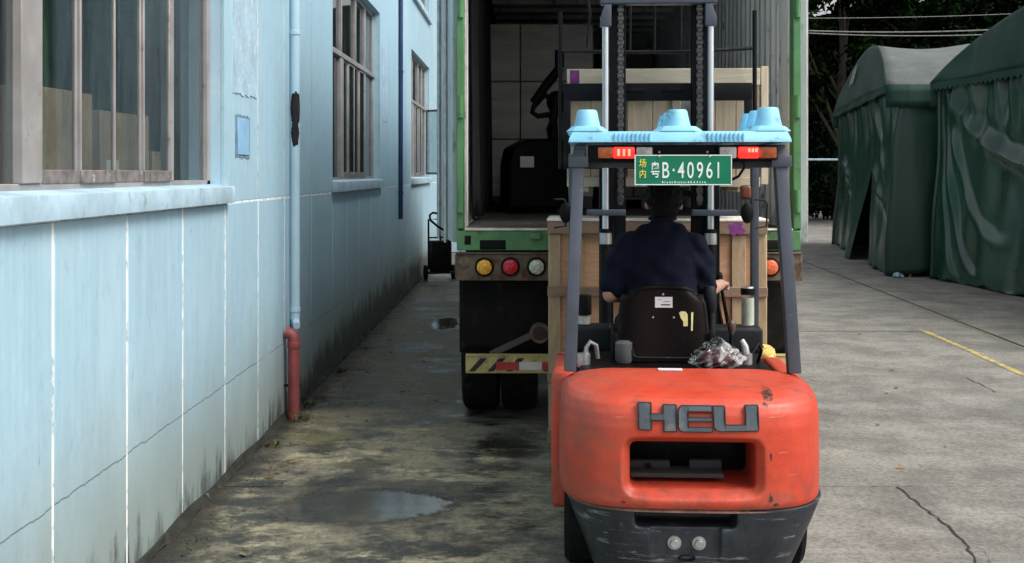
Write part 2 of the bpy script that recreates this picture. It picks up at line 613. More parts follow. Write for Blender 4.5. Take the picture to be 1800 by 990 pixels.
M['frame'] = mat('taupe_window_paint', (0.275, 0.262, 0.255), 0.55, var=0.14, scale=5, dirt=(0.15, 0.13, 0.12), dirt_lo=0.58, dirt_hi=0.72, dscale=7, world_space=True)
M['framed'] = mat('weathered_sash_rail', (0.15, 0.13, 0.122), 0.7, var=0.4, scale=14, dirt=(0.36, 0.34, 0.33), dirt_lo=0.58, dirt_hi=0.66, dscale=14, world_space=True)
M['pane'] = glass_mat('refl_streaked_glass', (0.80, 0.84, 0.84), 1.55, 0.02, 0.10, (0.20, 0.26, 0.28))
M['room'] = mat('dim_room_plaster', (0.20, 0.22, 0.22), 0.8, var=0.2, world_space=True)
M['roof'] = mat('flat_roof_felt', (0.10, 0.10, 0.10), 0.9, world_space=True)
M['tarp'] = make_tarp('green_tarpaulin', (0.004, 0.044, 0.028), 0.02, 0.20, 0.6)
M['tarpside'] = make_tarp('green_tarpaulin_side', (0.005, 0.036, 0.025), 0.06)
M['tarptop'] = make_tarp('dusty_green_tarpaulin', (0.010, 0.046, 0.033), 0.12, 0.55, 0.2)
M['tarproof'] = make_tarp('bleached_tarpaulin', (0.11, 0.122, 0.116), 0.35, 0.55, 0.2)
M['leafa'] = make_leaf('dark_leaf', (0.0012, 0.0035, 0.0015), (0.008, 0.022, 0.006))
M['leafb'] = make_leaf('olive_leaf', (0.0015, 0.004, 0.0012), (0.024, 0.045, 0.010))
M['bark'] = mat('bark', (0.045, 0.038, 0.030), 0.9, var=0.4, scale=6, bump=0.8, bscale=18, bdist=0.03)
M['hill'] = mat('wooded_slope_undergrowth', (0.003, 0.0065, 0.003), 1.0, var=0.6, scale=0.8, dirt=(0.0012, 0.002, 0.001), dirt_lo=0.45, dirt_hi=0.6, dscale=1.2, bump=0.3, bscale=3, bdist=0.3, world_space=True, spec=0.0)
M['yellow'] = mat('worn_yellow_paint', (0.48, 0.37, 0.10), 0.7, var=0.2, scale=8, dirt=(0.20, 0.19, 0.16), dirt_lo=0.46, dirt_hi=0.62, dscale=12, world_space=True)
M['faint'] = mat('faded_yellow_paint', (0.26, 0.225, 0.12), 0.8, var=0.2, scale=8, dirt=(0.19, 0.185, 0.165), dirt_lo=0.40, dirt_hi=0.56, dscale=10, world_space=True)
M['joint'] = mat('dark_joint_soil', (0.030, 0.028, 0.022), 0.95, var=0.3, scale=12, world_space=True)

# ============================================================ THE SETTING
def struct(o):
    o['kind'] = 'structure'
    return o


# ---- ground: a soil sheet to the horizon with concrete slabs cast on it
g = MB()
g.box(-220, 260, -60, 420, -0.5, -0.014)
ground = struct(g.build('ground', M['joint']))


def xj(y):                      # the oblique joint in front of the tents
    return 4.896 + 0.0475 * y


rows = [-6.9, 0.0, 6.905, 13.8, 20.7, 27.6, 34.5, 41.4, 48.3, 55.2]
cols = [lambda y: -1.832, lambda y: 0.92, xj, lambda y: 11.5, lambda y: 18.0, lambda y: 26.0]
gp = 0.0065
for j in range(len(rows) - 1):
    for i in range(len(cols) - 1):
        y0, y1 = rows[j] + gp, rows[j + 1] - gp
        a, b = cols[i], cols[i + 1]
        m = MB()
        ga, gb_ = (0.02 if i == 2 else gp), (0.02 if i == 1 else gp)
        m.prism([(a(y0) + ga, y0, -0.013), (b(y0) - gb_, y0, -0.013), (b(y1) - gb_, y1, -0.013), (a(y1) + ga, y1, -0.013)], (0, 0, 0.013))
        m.build('concrete_slab', M['ground'], ground, bevel=0.004, seg=1)
# outlying paving beyond the visible slabs
m = MB()
m.box(-220, -7.2, -60, 420, -0.0135, -0.004)
m.box(-7.2, -1.84, 24.42, 420, -0.0135, -0.004)
m.box(-1.80, 26, 55.21, 75, -0.0135, -0.004)
m.box(26.01, 260, -60, 420, -0.0135, -0.004)
m.build('paving', M['ground'], ground)


def ribbon(pts, widths, z):
    mb = MB()
    n = len(pts)
    L, Rr = [], []
    for i in range(n):
        d = Vector(pts[min(i + 1, n - 1)]) - Vector(pts[max(i - 1, 0)])
        d.normalize()
        s = Vector((-d.y, d.x))
        w = widths[i] / 2
        p = Vector(pts[i])
        L.append(mb._v((p.x + s.x * w, p.y + s.y * w, z)))
        Rr.append(mb._v((p.x - s.x * w, p.y - s.y * w, z)))
    for i in range(n - 1):
        mb.bm.faces.new([L[i], L[i + 1], Rr[i + 1], Rr[i]])
    return mb


def gpt(px, py):               # where a ground pixel of the survey lies, in metres
    d = 2000 * CAM_H / (py - 305.0)
    return ((px - 920.0) / 2000 * d, d)


def crack(pix, w, seed):
    rnd = random.Random(seed)
    pts = []
    for k in range(len(pix) - 1):
        a, b = Vector(gpt(*pix[k])), Vector(gpt(*pix[k + 1]))
        nn = max(3, int((b - a).length / 0.05))
        for q in range(nn):
            p = a.lerp(b, q / nn)
            pts.append((p.x + rnd.uniform(-.012, .012), p.y + rnd.uniform(-.02, .02)))
    ws = [w * rnd.uniform(0.25, 1.2) for _ in pts]
    return ribbon(pts, ws, 0.0035).build('crack', M['joint'], ground)


crack([(1580, 858), (1622, 893), (1668, 925), (1700, 962), (1712, 985), (1735, 1020), (1745, 1100)], 0.016, 1)
crack([(1700, 962), (1728, 968), (1745, 1000)], 0.006, 2)
crack([(1700, 665), (1755, 692)], 0.012, 3)
crack([(1655, 556), (1698, 563)], 0.03, 4)
crack([(1790, 910), (1840, 925)], 0.008, 5)

# painted lines of the yard
ln = ribbon([(4.83, 13.8), (4.79, 12.4), (4.71, 10.7), (4.60, 7.4)], [0.075] * 4, 0.004)
ln.build('yellow_line', M['yellow'], ground)
ln = ribbon([(xj(16.8) - 0.06, 16.8), (xj(14) - .06, 14), (xj(11.5) - .06, 11.5), (xj(8) - .06, 8.0)], [0.045] * 4, 0.004)
ln.build('yellow_line', M['faint'], ground)
ln = ribbon([(2.6, 13.70), (4.86, 13.70)], [0.05] * 2, 0.0045)
ln.build('yellow_line', M['faint'], ground)

# wooded slope behind the yard
def hillf(u, v):
    x = -60 + 170 * u
    y = 57 + 60 * v
    h = 17 * (1 - (1 - v) ** 2.2) + 1.2 * math.sin(x * 0.21) * v + 0.8 * math.sin(x * .5 + y * .3) * v
    return (x, y, h - 0.1)


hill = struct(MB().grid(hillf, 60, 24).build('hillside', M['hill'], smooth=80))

# ============================================================ factory building
WX = -1.855          # outer face of the wall
YE = 24.4            # its far end
YN = -6.0
bld = thing('factory_building', 'long pale blue panelled factory wall with tall steel windows along the lane', 'building', (WX, 9.0, 0))
BO = (WX, 9.0, 0)
WINS = [(3.42, 7.05), (11.07, 14.72), (18.85, 22.45)]
Z0, Z1 = 1.83, 3.97
U0, U1 = 4.95, 7.1
TOP = 8.4
wall = MB(BO)
XB, XI = WX - 0.02, WX - 0.27


def wbox(y0, y1, z0, z1):
    wall.box(XI, XB, y0, y1, z0, z1)


ys = [YN] + [v for w in WINS for v in w] + [YE]
for k in range(0, len(ys), 2):
    wbox(ys[k], ys[k + 1], -0.3, TOP)
for a, b in WINS:
    wbox(a, b, -0.3, Z0 - 0.11)
    wbox(a, b, Z1, U0 - 0.11)
    wbox(a, b, U1, TOP)
wall.build('wall', M['blue'], bld)
for ya, yb in ((YE - 0.25, YE - 0.002), (YN, YN + 0.25)):
    MB(BO).box(-7.0, XI - 0.002, ya, yb, -0.3, TOP).build('end_wall', M['blue'], bld)
rm = MB(BO)
rm.box(-7.3, -7.001, YN, YE, -0.3, TOP)
rm.box(-7.0, XI - 0.003, YN + 0.26, YE - 0.26, 0.6, 0.85)
rm.box(-7.0, XI - 0.003, YN + 0.26, YE - 0.26, 4.3, 4.55)
rm.build('room', M['room'], bld)
rf = MB(BO)
rf.box(-7.4, WX + 0.25, YN - 0.1, YE + 0.1, TOP + 0.002, TOP + 0.25)
rf.build('roof', M['roof'], bld)

# facing panels with their white joints
low = [-6.0, -4.2, -2.45, -0.7, 0.15, 1.02, 1.89, 2.75, 3.62, 4.49, 5.33, 6.20, 7.08, 7.96, 8.83, 9.97, 11.07, 11.95, 12.85, 13.8, 14.72, 15.6, 16.9, 17.9, 18.85, 20.0, 21.2, 22.45, 23.4, YE]
upp = {7.96, 8.83, 9.97, 15.6, 16.9, 17.9, 23.4, -0.7, 1.02}
ZG = 1.715


def panel(y0, y1, z0, z1):
    MB(BO).box(WX - 0.019, WX, y0, y1, z0, z1).build('wall_panel', M['blue'], bld, bevel=0.002, seg=1)


def gapw(y):
    return 0.0145 if y < 9 else 0.008


for a, b in zip(low[:-1], low[1:]):
    panel(a + gapw(a), b - gapw(b), 0.0, ZG - 0.008)
    inwin = any(a >= w[0] - 0.2 and b <= w[1] + 0.2 for w in WINS)
for a, b in [(YN, WINS[0][0]), (WINS[0][1], WINS[1][0]), (WINS[1][1], WINS[2][0]), (WINS[2][1], YE)]:
    br = [a] + sorted(v for v in low if a + 0.1 < v < b - 0.1 and v in upp) + [b]
    for p, q in zip(br[:-1], br[1:]):
        panel(p + (gapw(p) if p != a else 0.001), q - (gapw(q) if q != b else 0.001), ZG + 0.008, TOP - 0.002)
for a, b in WINS:
    panel(a + 0.001, b - 0.001, Z1 + 0.0, U0 - 0.115)
    panel(a + 0.001, b - 0.001, U1 + 0.0, TOP - 0.002)
for y in low[1:-1]:
    w = gapw(y)
    MB(BO).box(WX - 0.0195, WX - 0.003, y - w + 0.001, y + w - 0.001, 0.001, ZG - 0.009).build('joint_strip', M['caulk'], bld)
    if y in upp:
        MB(BO).box(WX - 0.0195, WX - 0.003, y - w + 0.001, y + w - 0.001, ZG + 0.009, TOP - 0.003).build('joint_strip', M['caulk'], bld)
MB(BO).box(WX - 0.0195, WX - 0.0025, YN, YE, ZG - 0.0075, ZG + 0.0075).build('joint_strip', M['caulk'], bld)

# concrete fillet at the foot of the wall
def fill(u, v):
    y = YN + (YE - YN) * u
    w = 0.022 + 0.007 * math.sin(y * 3.1) + 0.006 * math.sin(y * 11.7) + 0.005 * math.sin(y * 29) + 0.004 * math.sin(y * 71)
    prof = [(WX + 0.001, 0.045 + 0.010 * math.sin(y * 5.3)), (WX + 0.012, 0.030 + 0.006 * math.sin(y * 7.9)), (WX + w, 0.010 + 0.004 * math.sin(y * 17)), (WX + w + 0.012 + 0.012 * math.sin(y * 4.7) * math.sin(y * 13), -0.004)]
    x, z = prof[round(v * 3)]
    return (x, y, z)


M['fillet'] = mat('mossy_mortar', (0.020, 0.021, 0.015), 0.9, var=0.5, scale=6, dirt=(0.12, 0.14, 0.12), dirt_lo=0.62, dirt_hi=0.70, dscale=8, bump=0.7, bscale=40, bdist=0.01, world_space=True)
MB(BO).grid(fill, 900, 3).build('plinth_fillet', M['fillet'], bld, smooth=50)

# windows: frame, sashes, panes, sill
XF0, XF1 = WX - 0.135, WX - 0.085


def pane(y0, y1, z0, z1, x, par, org):
    MB(org).box(x - 0.002, x + 0.002, y0, y1, z0, z1).build('pane', M['pane'], par)


def sash(y0, y1, z0, z1, x, par, org, rail=0.055):
    s = MB(org)
    st = 0.022
    s.box(x - 0.009, x + 0.009, y0 + .003, y0 + st, z0, z1)
    s.box(x - 0.009, x + 0.009, y1 - st, y1 - .003, z0, z1)
    s.box(x - 0.008, x + 0.008, y0 + st, y1 - st, z1 - st, z1)
    s.build('sash', M['frame'], par, bevel=0.003, seg=1)
    MB(org).box(x - 0.018, x + 0.0175, y0 + 0.004, y1 - 0.004, z0 - 0.004, z0 + rail).build('bottom_rail', M['framed'], par, bevel=0.004, seg=1)
    pane(y0 + st, y1 - st, z0 + rail, z1 - st, x, par, org)


def window(a, b, z0, z1, tz):
    org = (WX, (a + b) / 2, z0)
    f = MB(org)
    f.box(XF0, XF1, a, b, z0, z0 + 0.03)
    f.box(XF0, XF1, a, b, z1 - 0.05, z1)
    f.box(XF0, XF1, a, a + 0.05, z0, z1)
    f.box(XF0, XF1, b - 0.07, b, z0, z1)
    f.box(XF0 - 0.002, XF1 + 0.02, a, b, tz, tz + 0.055)
    f.box(XF0 - 0.002, XF1 + 0.012, a + 0.955, a + 1.145, z0 + 0.03, tz)
    f.box(XF0 - 0.001, XF1 + 0.006, a + 2.05, a + 2.11, tz + 0.055, z1)
    f.box(XF0 - 0.001, XF1 + 0.006, a + 1.02, a + 1.08, tz + 0.055, z1)
    f.box(XF0 - 0.001, XF1 + 0.006, a + 2.82, a + 2.88, z0 + 0.03, z1)
    w = f.build('window', M['frame'], bld, bevel=0.004, seg=1)
    w.location = Vector(org) - Vector(BO)
    zb = z0 + 0.03
    xs = (XF0 + XF1) / 2
    cut = [1.16, 1.545, 1.985, 2.375, 2.82]
    for k in range(4):
        sash(a + cut[k], a + cut[k + 1], zb, tz - 0.003, xs + (0.022 if k % 2 else 0.012), w, org)
    pane(a + 0.05, a + 0.955, zb, tz, xs, w, org)
    pane(a + 2.88, b - 0.07, zb, tz, xs, w, org)
    for p, q in ((0.05, 1.02), (1.08, 2.05), (2.11, 2.82)):
        pane(a + p, a + q, tz + 0.055, z1 - 0.05, xs, w, org)
    pane(a + 2.88, b - 0.07, tz + 0.055, z1 - 0.05, xs, w, org)
    s = MB(org)
    s.prism([(WX - 0.085, a - 0.0, z0 - 0.105), (WX + 0.055, a - 0.0, z0 - 0.112), (WX + 0.055, a, z0 - 0.012), (WX - 0.085, a, z0 + 0.004)], (0, b - a + 0.0, 0))
    for q in ((a - 0.07, a - 0.001), (b + 0.001, b + 0.07)):
        s.prism([(WX + 0.002, q[0], z0 - 0.112), (WX + 0.0545, q[0], z0 - 0.112), (WX + 0.0545, q[0], z0 - 0.0125), (WX + 0.002, q[0], z0 - 0.006)], (0, q[1] - q[0], 0))
    s.build('sill', M['sillw'], w, bevel=0.004, seg=2)
    return w


for a, b in WINS:
    window(a, b, Z0, Z1, 3.13)
    window(a, b, U0, U1, 6.25)

# the sash that hangs open at the far window
sw = thing('open_window_sash', 'window sash swung open outwards at the farthest window of the blue wall', 'window sash', (WX + 0.0, 21.7, Z0), R(-38))
s = MB()
for x0, x1, z0, z1 in ((0, .03, 0.05, 1.28), (.33, .36, 0.05, 1.28), (.03, .33, 0.05, 0.09), (.03, .33, 1.24, 1.28)):
    s.box(x0, x1, -0.015, 0.015, z0, z1)
s.build('sash_frame', M['framed'], sw, bevel=0.003, seg=1)
MB().box(.03, .33, -0.002, 0.002, 0.09, 1.24).build('pane', M['pane'], sw)

# rendered patches and the small blue panel beside the windows
def plate(name, y0, y1, z0, z1, t, mt, par, ragged=0.0, seed=1):
    rnd = random.Random(seed)
    pts = []
    n = 14
    for k in range(n):
        pts.append((WX + 0.0, y0 + (y1 - y0) * k / n, z0 + rnd.uniform(-ragged, ragged)))
    for k in range(n):
        pts.append((WX + 0.0, y1 + rnd.uniform(-ragged, ragged) * .5, z0 + (z1 - z0) * k / n))
    for k in range(n):
        pts.append((WX + 0.0, y1 - (y1 - y0) * k / n, z1 + rnd.uniform(-ragged, ragged)))
    for k in range(n):
        pts.append((WX + 0.0, y0 + rnd.uniform(-ragged, ragged) * .5, z1 - (z1 - z0) * k / n))
    org = (WX, (y0 + y1) / 2, (z0 + z1) / 2)
    mb = MB(org).prism(pts, (t, 0, 0))
    o = mb.build(name, mt, par)
    o.location = Vector(org) - Vector(BO)
    return o


plate('render_patch', 7.26, 7.90, 2.42, 3.30, 0.006, M['patch'], bld, 0.012, 3)
plate('render_patch', 14.98, 15.52, 2.60, 3.55, 0.006, M['patch'], bld, 0.012, 4)
pl = plate('filled_socket', 7.32, 7.70, 2.00, 2.28, 0.004, M['patchd'], bld, 0.008, 5)
q = MB((WX, 7.51, 2.14)).box(WX + 0.004, WX + 0.010, 7.36, 7.655, 2.022, 2.262).build('cover', M['patchb'], pl, bevel=0.002, seg=1)
for k, (yy, zz) in enumerate(((22.75, 2.55),)):
    plate('render_patch', yy, yy + .4, zz, zz + .8, 0.006, M['patch'], bld, 0.012, 9)

# ---- pipes on the wall
M['pipeblue'] = mat('painted_pipe', (0.41, 0.585, 0.68), 0.65, var=0.08, scale=3, dirt=(0.28, 0.42, 0.50), dirt_lo=0.56, dirt_hi=0.72, dscale=5, spec=0.3, stretch=(1, 1, 0.4))
M['pipedark'] = mat('dark_blue_pipe_paint', (0.008, 0.030, 0.10), 0.4, var=0.3, scale=3)
M['pipered'] = mat('red_oxide_pipe', (0.23, 0.050, 0.052), 0.55, var=0.22, scale=5, dirt=(0.12, 0.04, 0.035), dirt_lo=0.55, dirt_hi=0.75, bump=0.2)
M['hole'] = mat('pipe_hollow_black', (0.010, 0.009, 0.008), 0.9, var=0.5, scale=14)
M['rust'] = mat('rusty_lining', (0.10, 0.055, 0.03), 0.9, var=0.4, scale=8)

# rain pipe with a broken hole: a half-shell tube with the hole left out of its grid
PX, PY, PR = WX + 0.038, 9.05, 0.039
dp = thing('rain_pipe', 'light blue rain pipe with a broken hole in its side on the blue wall', 'pipe', (PX, PY, 0.72))
pm = MB((PX, PY, 0.72))
NA, NZ = 40, 560
zlo, zhi = 0.74, 8.0


def in_hole(a, z):
    # a: angle, hole seen from the lane and the camera
    da = (a - R(-68))
    da = (da + math.pi) % (2 * math.pi) - math.pi
    zc1, zc2 = 2.41, 2.22
    e1 = (da / R(70)) ** 2 + ((z - zc1) / 0.135) ** 2
    e2 = ((da + R(8)) / R(56)) ** 2 + ((z - zc2) / 0.105) ** 2
    wob = 0.13 * math.sin(9 * math.atan2(z - 2.33, da)) + 0.08 * math.sin(21 * z * 3)
    return min(e1, e2) < 1 + wob


zs = [zlo + (2.05 - zlo) * k / 8 for k in range(8)] + [2.05 + 0.55 * k / 110 for k in range(110)] + [2.60 + (zhi - 2.60) * k / 10 for k in range(11)]
vv = [[pm._v((PX + PR * math.cos(2 * math.pi * k / NA), PY + PR * math.sin(2 * math.pi * k / NA), z)) for k in range(NA)] for z in zs]
for i in range(len(zs) - 1):
    for k in range(NA):
        if 2.05 < zs[i] < 2.6 and in_hole(2 * math.pi * (k + .5) / NA, (zs[i] + zs[i + 1]) / 2):
            continue
        pm.bm.faces.new([vv[i][k], vv[i][(k + 1) % NA], vv[i + 1][(k + 1) % NA], vv[i + 1][k]])
pm.build('pipe', M['pipeblue'], dp, smooth=50, fix=False)
li = MB((PX, PY, 0.72))
li.tube([(PX, PY, 0.9), (PX, PY, 2.0), (PX, PY, 2.30), (PX, PY, 2.62), (PX, PY, 7.9)], [0.035] * 5, 24)
li.build('hollow_shade', M['hole'], dp, smooth=50)  # near-black core stands in for the shade inside the broken pipe
for z in (0.80, 3.0, 5.2):
    MB((PX, PY, 0.72)).cyl((PX, PY, z), (PX, PY, z + .035), PR + 0.006, seg=28).build('clamp', M['pipeblue'], dp, bevel=0.002, seg=1)
sp = MB((PX, PY, 0.72))
sp.tube([(PX, PY, 0.76), (PX + 0.01, PY - 0.02, 0.715), (PX + 0.03, PY - .08, 0.70)], [0.035, 0.033, 0.028], 16)
sp.build('spout', M['pipeblue'], dp, smooth=50)

rp = thing('drain_standpipe', 'red standing drain pipe with a bent top at the foot of the blue wall', 'pipe', (-1.775, 8.80, 0))
m = MB((-1.775, 8.80, 0))
X, Y = -1.775, 8.80
m.tube([(X, Y, -0.01), (X, Y, 0.30), (X, Y, 0.60)], [0.044] * 3, 24)
m.build('pipe', M['pipered'], rp, smooth=50)
m = MB((X, Y, 0))
pts = [(X, Y, 0.595)] + [(X - 0.055 * (1 - math.cos(a)), Y, 0.61 + 0.055 * math.sin(a)) for a in [math.pi / 2 * k / 8 for k in range(9)]] + [(X - 0.062, Y, 0.666)]
m.tube(pts, 0.045, 20)
m.build('elbow', M['pipered'], rp, smooth=50)
MB((X, Y, 0)).cyl((X, Y, 0.55), (X, Y, 0.60), 0.050, seg=24).build('collar', M['pipered'], rp, bevel=0.003)
MB((X, Y, 0)).box(X - 0.075, X + 0.045, Y - 0.006, Y + 0.006, 0.25, 0.27).build('bracket', M['hole'], rp)

cp = thing('cable_conduit', 'thin dark blue conduit running down the blue wall past the second window', 'conduit', (WX + 0.035, 16.9, 1.2))
m = MB((WX + 0.035, 16.9, 1.2))
m.tube([(WX + 0.035, 16.9, 1.22), (WX + 0.035, 16.9, 4), (WX + 0.035, 16.9, 8.1)], 0.032, 14)
m.build('tube', M['pipedark'], cp, smooth=50)
for z in (1.6, 3.4, 5.2, 7.0):
    MB((WX + 0.035, 16.9, 1.2)).box(WX, WX + 0.072, 16.87, 16.93, z, z + 0.03).build('clip', M['pipedark'], cp)

# cardboard boxes standing behind the near window
M['card'] = mat('brown_cardboard', (0.40, 0.27, 0.18), 0.85, var=0.2, scale=3, dirt=(0.16, 0.11, 0.08), dirt_lo=0.6, dirt_hi=0.8)
M['paper'] = mat('paper_label', (0.62, 0.63, 0.60), 0.8, var=0.08)
M['tape'] = mat('packing_tape', (0.36, 0.27, 0.17), 0.4, var=0.1)
boxes = [
    (-2.50, 5.45, 0.85, .62, .70, .75, 'cardboard box low in the stack behind the near window, left'),
    (-2.50, 5.50, 1.602, .58, .62, .70, 'cardboard box topmost of the left stack behind the near window'),
    (-2.54, 6.35, 0.85, .66, .78, .70, 'cardboard box at the bottom of the middle stack behind the near window'),
    (-2.50, 6.32, 1.552, .60, .66, .68, 'cardboard box with a white label behind the near window'),
    (-2.54, 7.25, 0.85, .60, .70, .66, 'cardboard box on the floor behind the right pane of the near window'),
    (-2.52, 7.20, 1.512, .56, .60, .52, 'cardboard box topmost behind the right pane of the near window'),
]
for i, (bx, by, bz, wx, wy, hz, lb) in enumerate(boxes):
    t = thing('cardboard_box', lb, 'box', (bx, by, bz), R(random.uniform(-4, 4)), 'cardboard boxes behind the near window')
    MB().box(-wx / 2, wx / 2, -wy / 2, wy / 2, 0, hz).build('carton', M['card'], t, bevel=0.004, seg=1)
    m = MB()
    m.box(-wx / 2 - .002, wx / 2 + .002, -0.03, 0.03, hz, hz + .002)
    m.box(wx / 2, wx / 2 + .002, -0.03, 0.03, hz - .16, hz)
    m.build('packing_tape', M['tape'], t)
    if i == 3:
        MB().box(wx / 2, wx / 2 + .0025, -0.26, -0.10, 0.10, 0.42).build('paper_label', M['paper'], t)

# ============================================================ materials of the movable things
M['red'] = None


def make_redpaint():
    t = NT('worn_red_orange_paint')
    p = t.tc.outputs['Object']
    x, y, z = t.xyz(p)
    n = t.noise(p, 2.5, 6, 0.65)
    c = t.mix(t.step(n, 0.3, 0.7), (0.50, 0.045, 0.018), (0.62, 0.070, 0.030))
    # rubbed, sun-faded and dusty
    d = t.step(t.noise(t.mapping(p, (0.8, 2, 1.6), (2, 1, 5)), 3.0, 11, 0.80, 0.2), 0.47, 0.66)
    c = t.mix(t.math('MULTIPLY', d, 0.75), c, (0.40, 0.078, 0.044))
    lft = t.math('MULTIPLY', t.step(t.noise(t.mapping(p, (1, 1, 1.4), (6, 6, 2)), 4.0, 11, 0.8, 0.2), 0.42, 0.60), t.step(x, -0.16, -0.50))
    c = t.mix(t.math('MULTIPLY', lft, 0.65), c, (0.24, 0.085, 0.06))
    g = t.step(t.noise(t.mapping(p, (1, 3, 1.0), (7, 2, 3)), 4.5, 9, 0.75, 0.4), 0.54, 0.70)
    nz = t.xyz(t.geo.outputs['Normal'])[2]
    c = t.mix(t.math('MULTIPLY', t.math('MULTIPLY', g, t.step(nz, 0.3, 0.9)), 0.75), c, (0.13, 0.045, 0.035))
    # smudges along the lower rim
    g2 = t.math('MULTIPLY', t.step(t.noise(t.mapping(p, (1.2, 1, 0.8), (3, 3, 3)), 5.5, 11, 0.8), 0.44, 0.62), t.step(z, 0.72, 0.46))
    c = t.mix(t.math('MULTIPLY', g2, 0.55), c, (0.16, 0.045, 0.032))
    sc = t.step(t.noise(t.mapping(p, (0.35, 1, 9), (5, 8, 1)), 7, 6, 0.65, 0.4), 0.66, 0.69)
    c = t.mix(t.math('MULTIPLY', sc, 0.55), c, (0.70, 0.30, 0.22))
    ch = t.step(t.noise(t.mapping(p, (1.3, 1, 1), (1, 5, 9)), 11, 8, 0.8, 0.3), 0.69, 0.705)
    c = t.mix(t.math('MULTIPLY', ch, 0.9), c, (0.055, 0.022, 0.016))
    # a bare nick by the last letter
    for (cx, cz, rx, rz) in ((0.345, 0.915, 0.030, 0.022), (0.325, 0.882, 0.014, 0.016), (0.345, 0.475, 0.012, 0.03), (0.37, 0.45, 0.014, 0.01), (-0.30, 0.455, 0.012, 0.008), (0.345, 0.66, 0.006, 0.02)):
        ex = t.math('DIVIDE', t.math('SUBTRACT', x, cx), rx)
        ez = t.math('DIVIDE', t.math('SUBTRACT', z, cz), rz)
        e = t.math('ADD', t.math('MULTIPLY', ex, ex), t.math('MULTIPLY', ez, ez))
        e = t.math('ADD', e, t.math('MULTIPLY', t.math('SUBTRACT', t.noise(p, 60, 4, 0.7), 0.5), 4.5))
        c = t.mix(t.step(e, 0.7, 0.4), c, (0.035, 0.02, 0.016))
    r = t.math('MULTIPLY_ADD', t.noise(p, 9, 5, 0.6), 0.25, 0.30)
    r = t.math('ADD', r, t.math('MULTIPLY', d, 0.15))
    lump = t.noise(p, 11, 4, 0.5)
    b = t.bump(lump, 0.22, 0.02)
    b = t.bump(t.noise(p, 90, 5, 0.7), 0.30, 0.003, b)
    return t.done(c, r, b)


M['red'] = make_redpaint()


def make_castdark():
    t = NT('scraped_dark_cast_iron')
    p = t.tc.outputs['Object']
    n = t.noise(p, 4, 7, 0.7)
    c = t.mix(t.step(n, 0.3, 0.7), (0.009, 0.012, 0.017), (0.030, 0.037, 0.045))
    s = t.step(t.noise(t.mapping(p, (0.5, 1, 7), (2, 2, 2)), 6, 7, 0.75, 0.5), 0.58, 0.64)
    c = t.mix(t.math('MULTIPLY', s, 0.6), c, (0.26, 0.28, 0.28))
    s = t.step(t.noise(t.mapping(p, (5, 1, 0.5), (6, 2, 1)), 7, 4, 0.6, 0.2), 0.72, 0.75)
    c = t.mix(t.math('MULTIPLY', s, 0.6), c, (0.30, 0.31, 0.31))
    w = t.step(t.noise(t.mapping(p, (1, 1, 1), (1, 1, 8)), 7, 7, 0.75), 0.665, 0.68)
    c = t.mix(w, c, (0.52, 0.53, 0.52))
    ru = t.step(t.noise(t.mapping(p, (1.6, 1, 0.8), (9, 1, 8)), 5, 7, 0.75), 0.62, 0.69)
    c = t.mix(t.math('MULTIPLY', ru, 0.8), c, (0.16, 0.085, 0.025))
    b = t.bump(t.noise(p, 26, 5, 0.6), 0.35, 0.008)
    return t.done(c, 0.5, b)


M['cast'] = make_castdark()
M['steel'] = mat('slate_grey_frame_paint', (0.058, 0.068, 0.090), 0.42, var=0.18, scale=3, scratch=(0.16, 0.17, 0.19), dirt=(0.035, 0.036, 0.04), dirt_lo=0.58, dirt_hi=0.75)
M['black'] = mat('black_paint', (0.004, 0.0045, 0.0055), 0.5, var=0.3, scale=4, dirt=(0.012, 0.012, 0.012), dirt_lo=0.55, dirt_hi=0.7, spec=0.15)
M['black2'] = mat('greasy_black_steel', (0.005, 0.006, 0.008), 0.42, var=0.4, scale=8, dirt=(0.020, 0.018, 0.016), dirt_lo=0.58, dirt_hi=0.72, spec=0.15)
M['chain'] = mat('oiled_chain', (0.10, 0.098, 0.095), 0.35, 0.7, var=0.4, scale=30)
M['chrome'] = mat('chromed_rod', (0.66, 0.68, 0.70), 0.34, 1.0, var=0.04, scale=2, bump=0.0)
M['zinc'] = mat('zinc_steel', (0.45, 0.45, 0.44), 0.4, 0.8, var=0.2, scale=12)
M['rubber'] = mat('tyre_rubber', (0.007, 0.007, 0.0075), 0.8, var=0.3, scale=8, dirt=(0.035, 0.033, 0.03), dirt_lo=0.52, dirt_hi=0.75, bump=0.4, spec=0.15)
M['dash'] = mat('dark_grey_plastic', (0.014, 0.016, 0.019), 0.5, var=0.2, scale=6, dirt=(0.09, 0.09, 0.085), dirt_lo=0.56, dirt_hi=0.75, spec=0.22)
M['seat'] = mat('dark_maroon_seat_shell', (0.0055, 0.0016, 0.0013), 0.42, var=0.3, scale=4, scratch=(0.04, 0.03, 0.028), spec=0.12)
M['seatb'] = mat('black_vinyl', (0.004, 0.0035, 0.0035), 0.5, var=0.3, scale=6, spec=0.15)
M['letter'] = mat('grey_cast_letter', (0.080, 0.100, 0.118), 0.5, var=0.2, scale=7, dirt=(0.16, 0.15, 0.14), dirt_lo=0.58, dirt_hi=0.7, scratch=(0.22, 0.22, 0.21))
M['letterd'] = mat('letter_edge', (0.020, 0.012, 0.012), 0.7, var=0.3, scale=9)
M['plate'] = mat('green_plate', (0.0, 0.17, 0.085), 0.35, var=0.10, scale=5, dirt=(0.01, 0.11, 0.06), dirt_lo=0.6, dirt_hi=0.8, bump=0.02)
M['platew'] = mat('plate_white', (0.78, 0.84, 0.82), 0.4, var=0.06)
M['platey'] = mat('plate_yellow', (0.78, 0.68, 0.10), 0.4, var=0.06)
M['lampred'] = emis('lit_red_lens', (1.0, 0.015, 0.01), 2.6, (0.60, 0.012, 0.01))
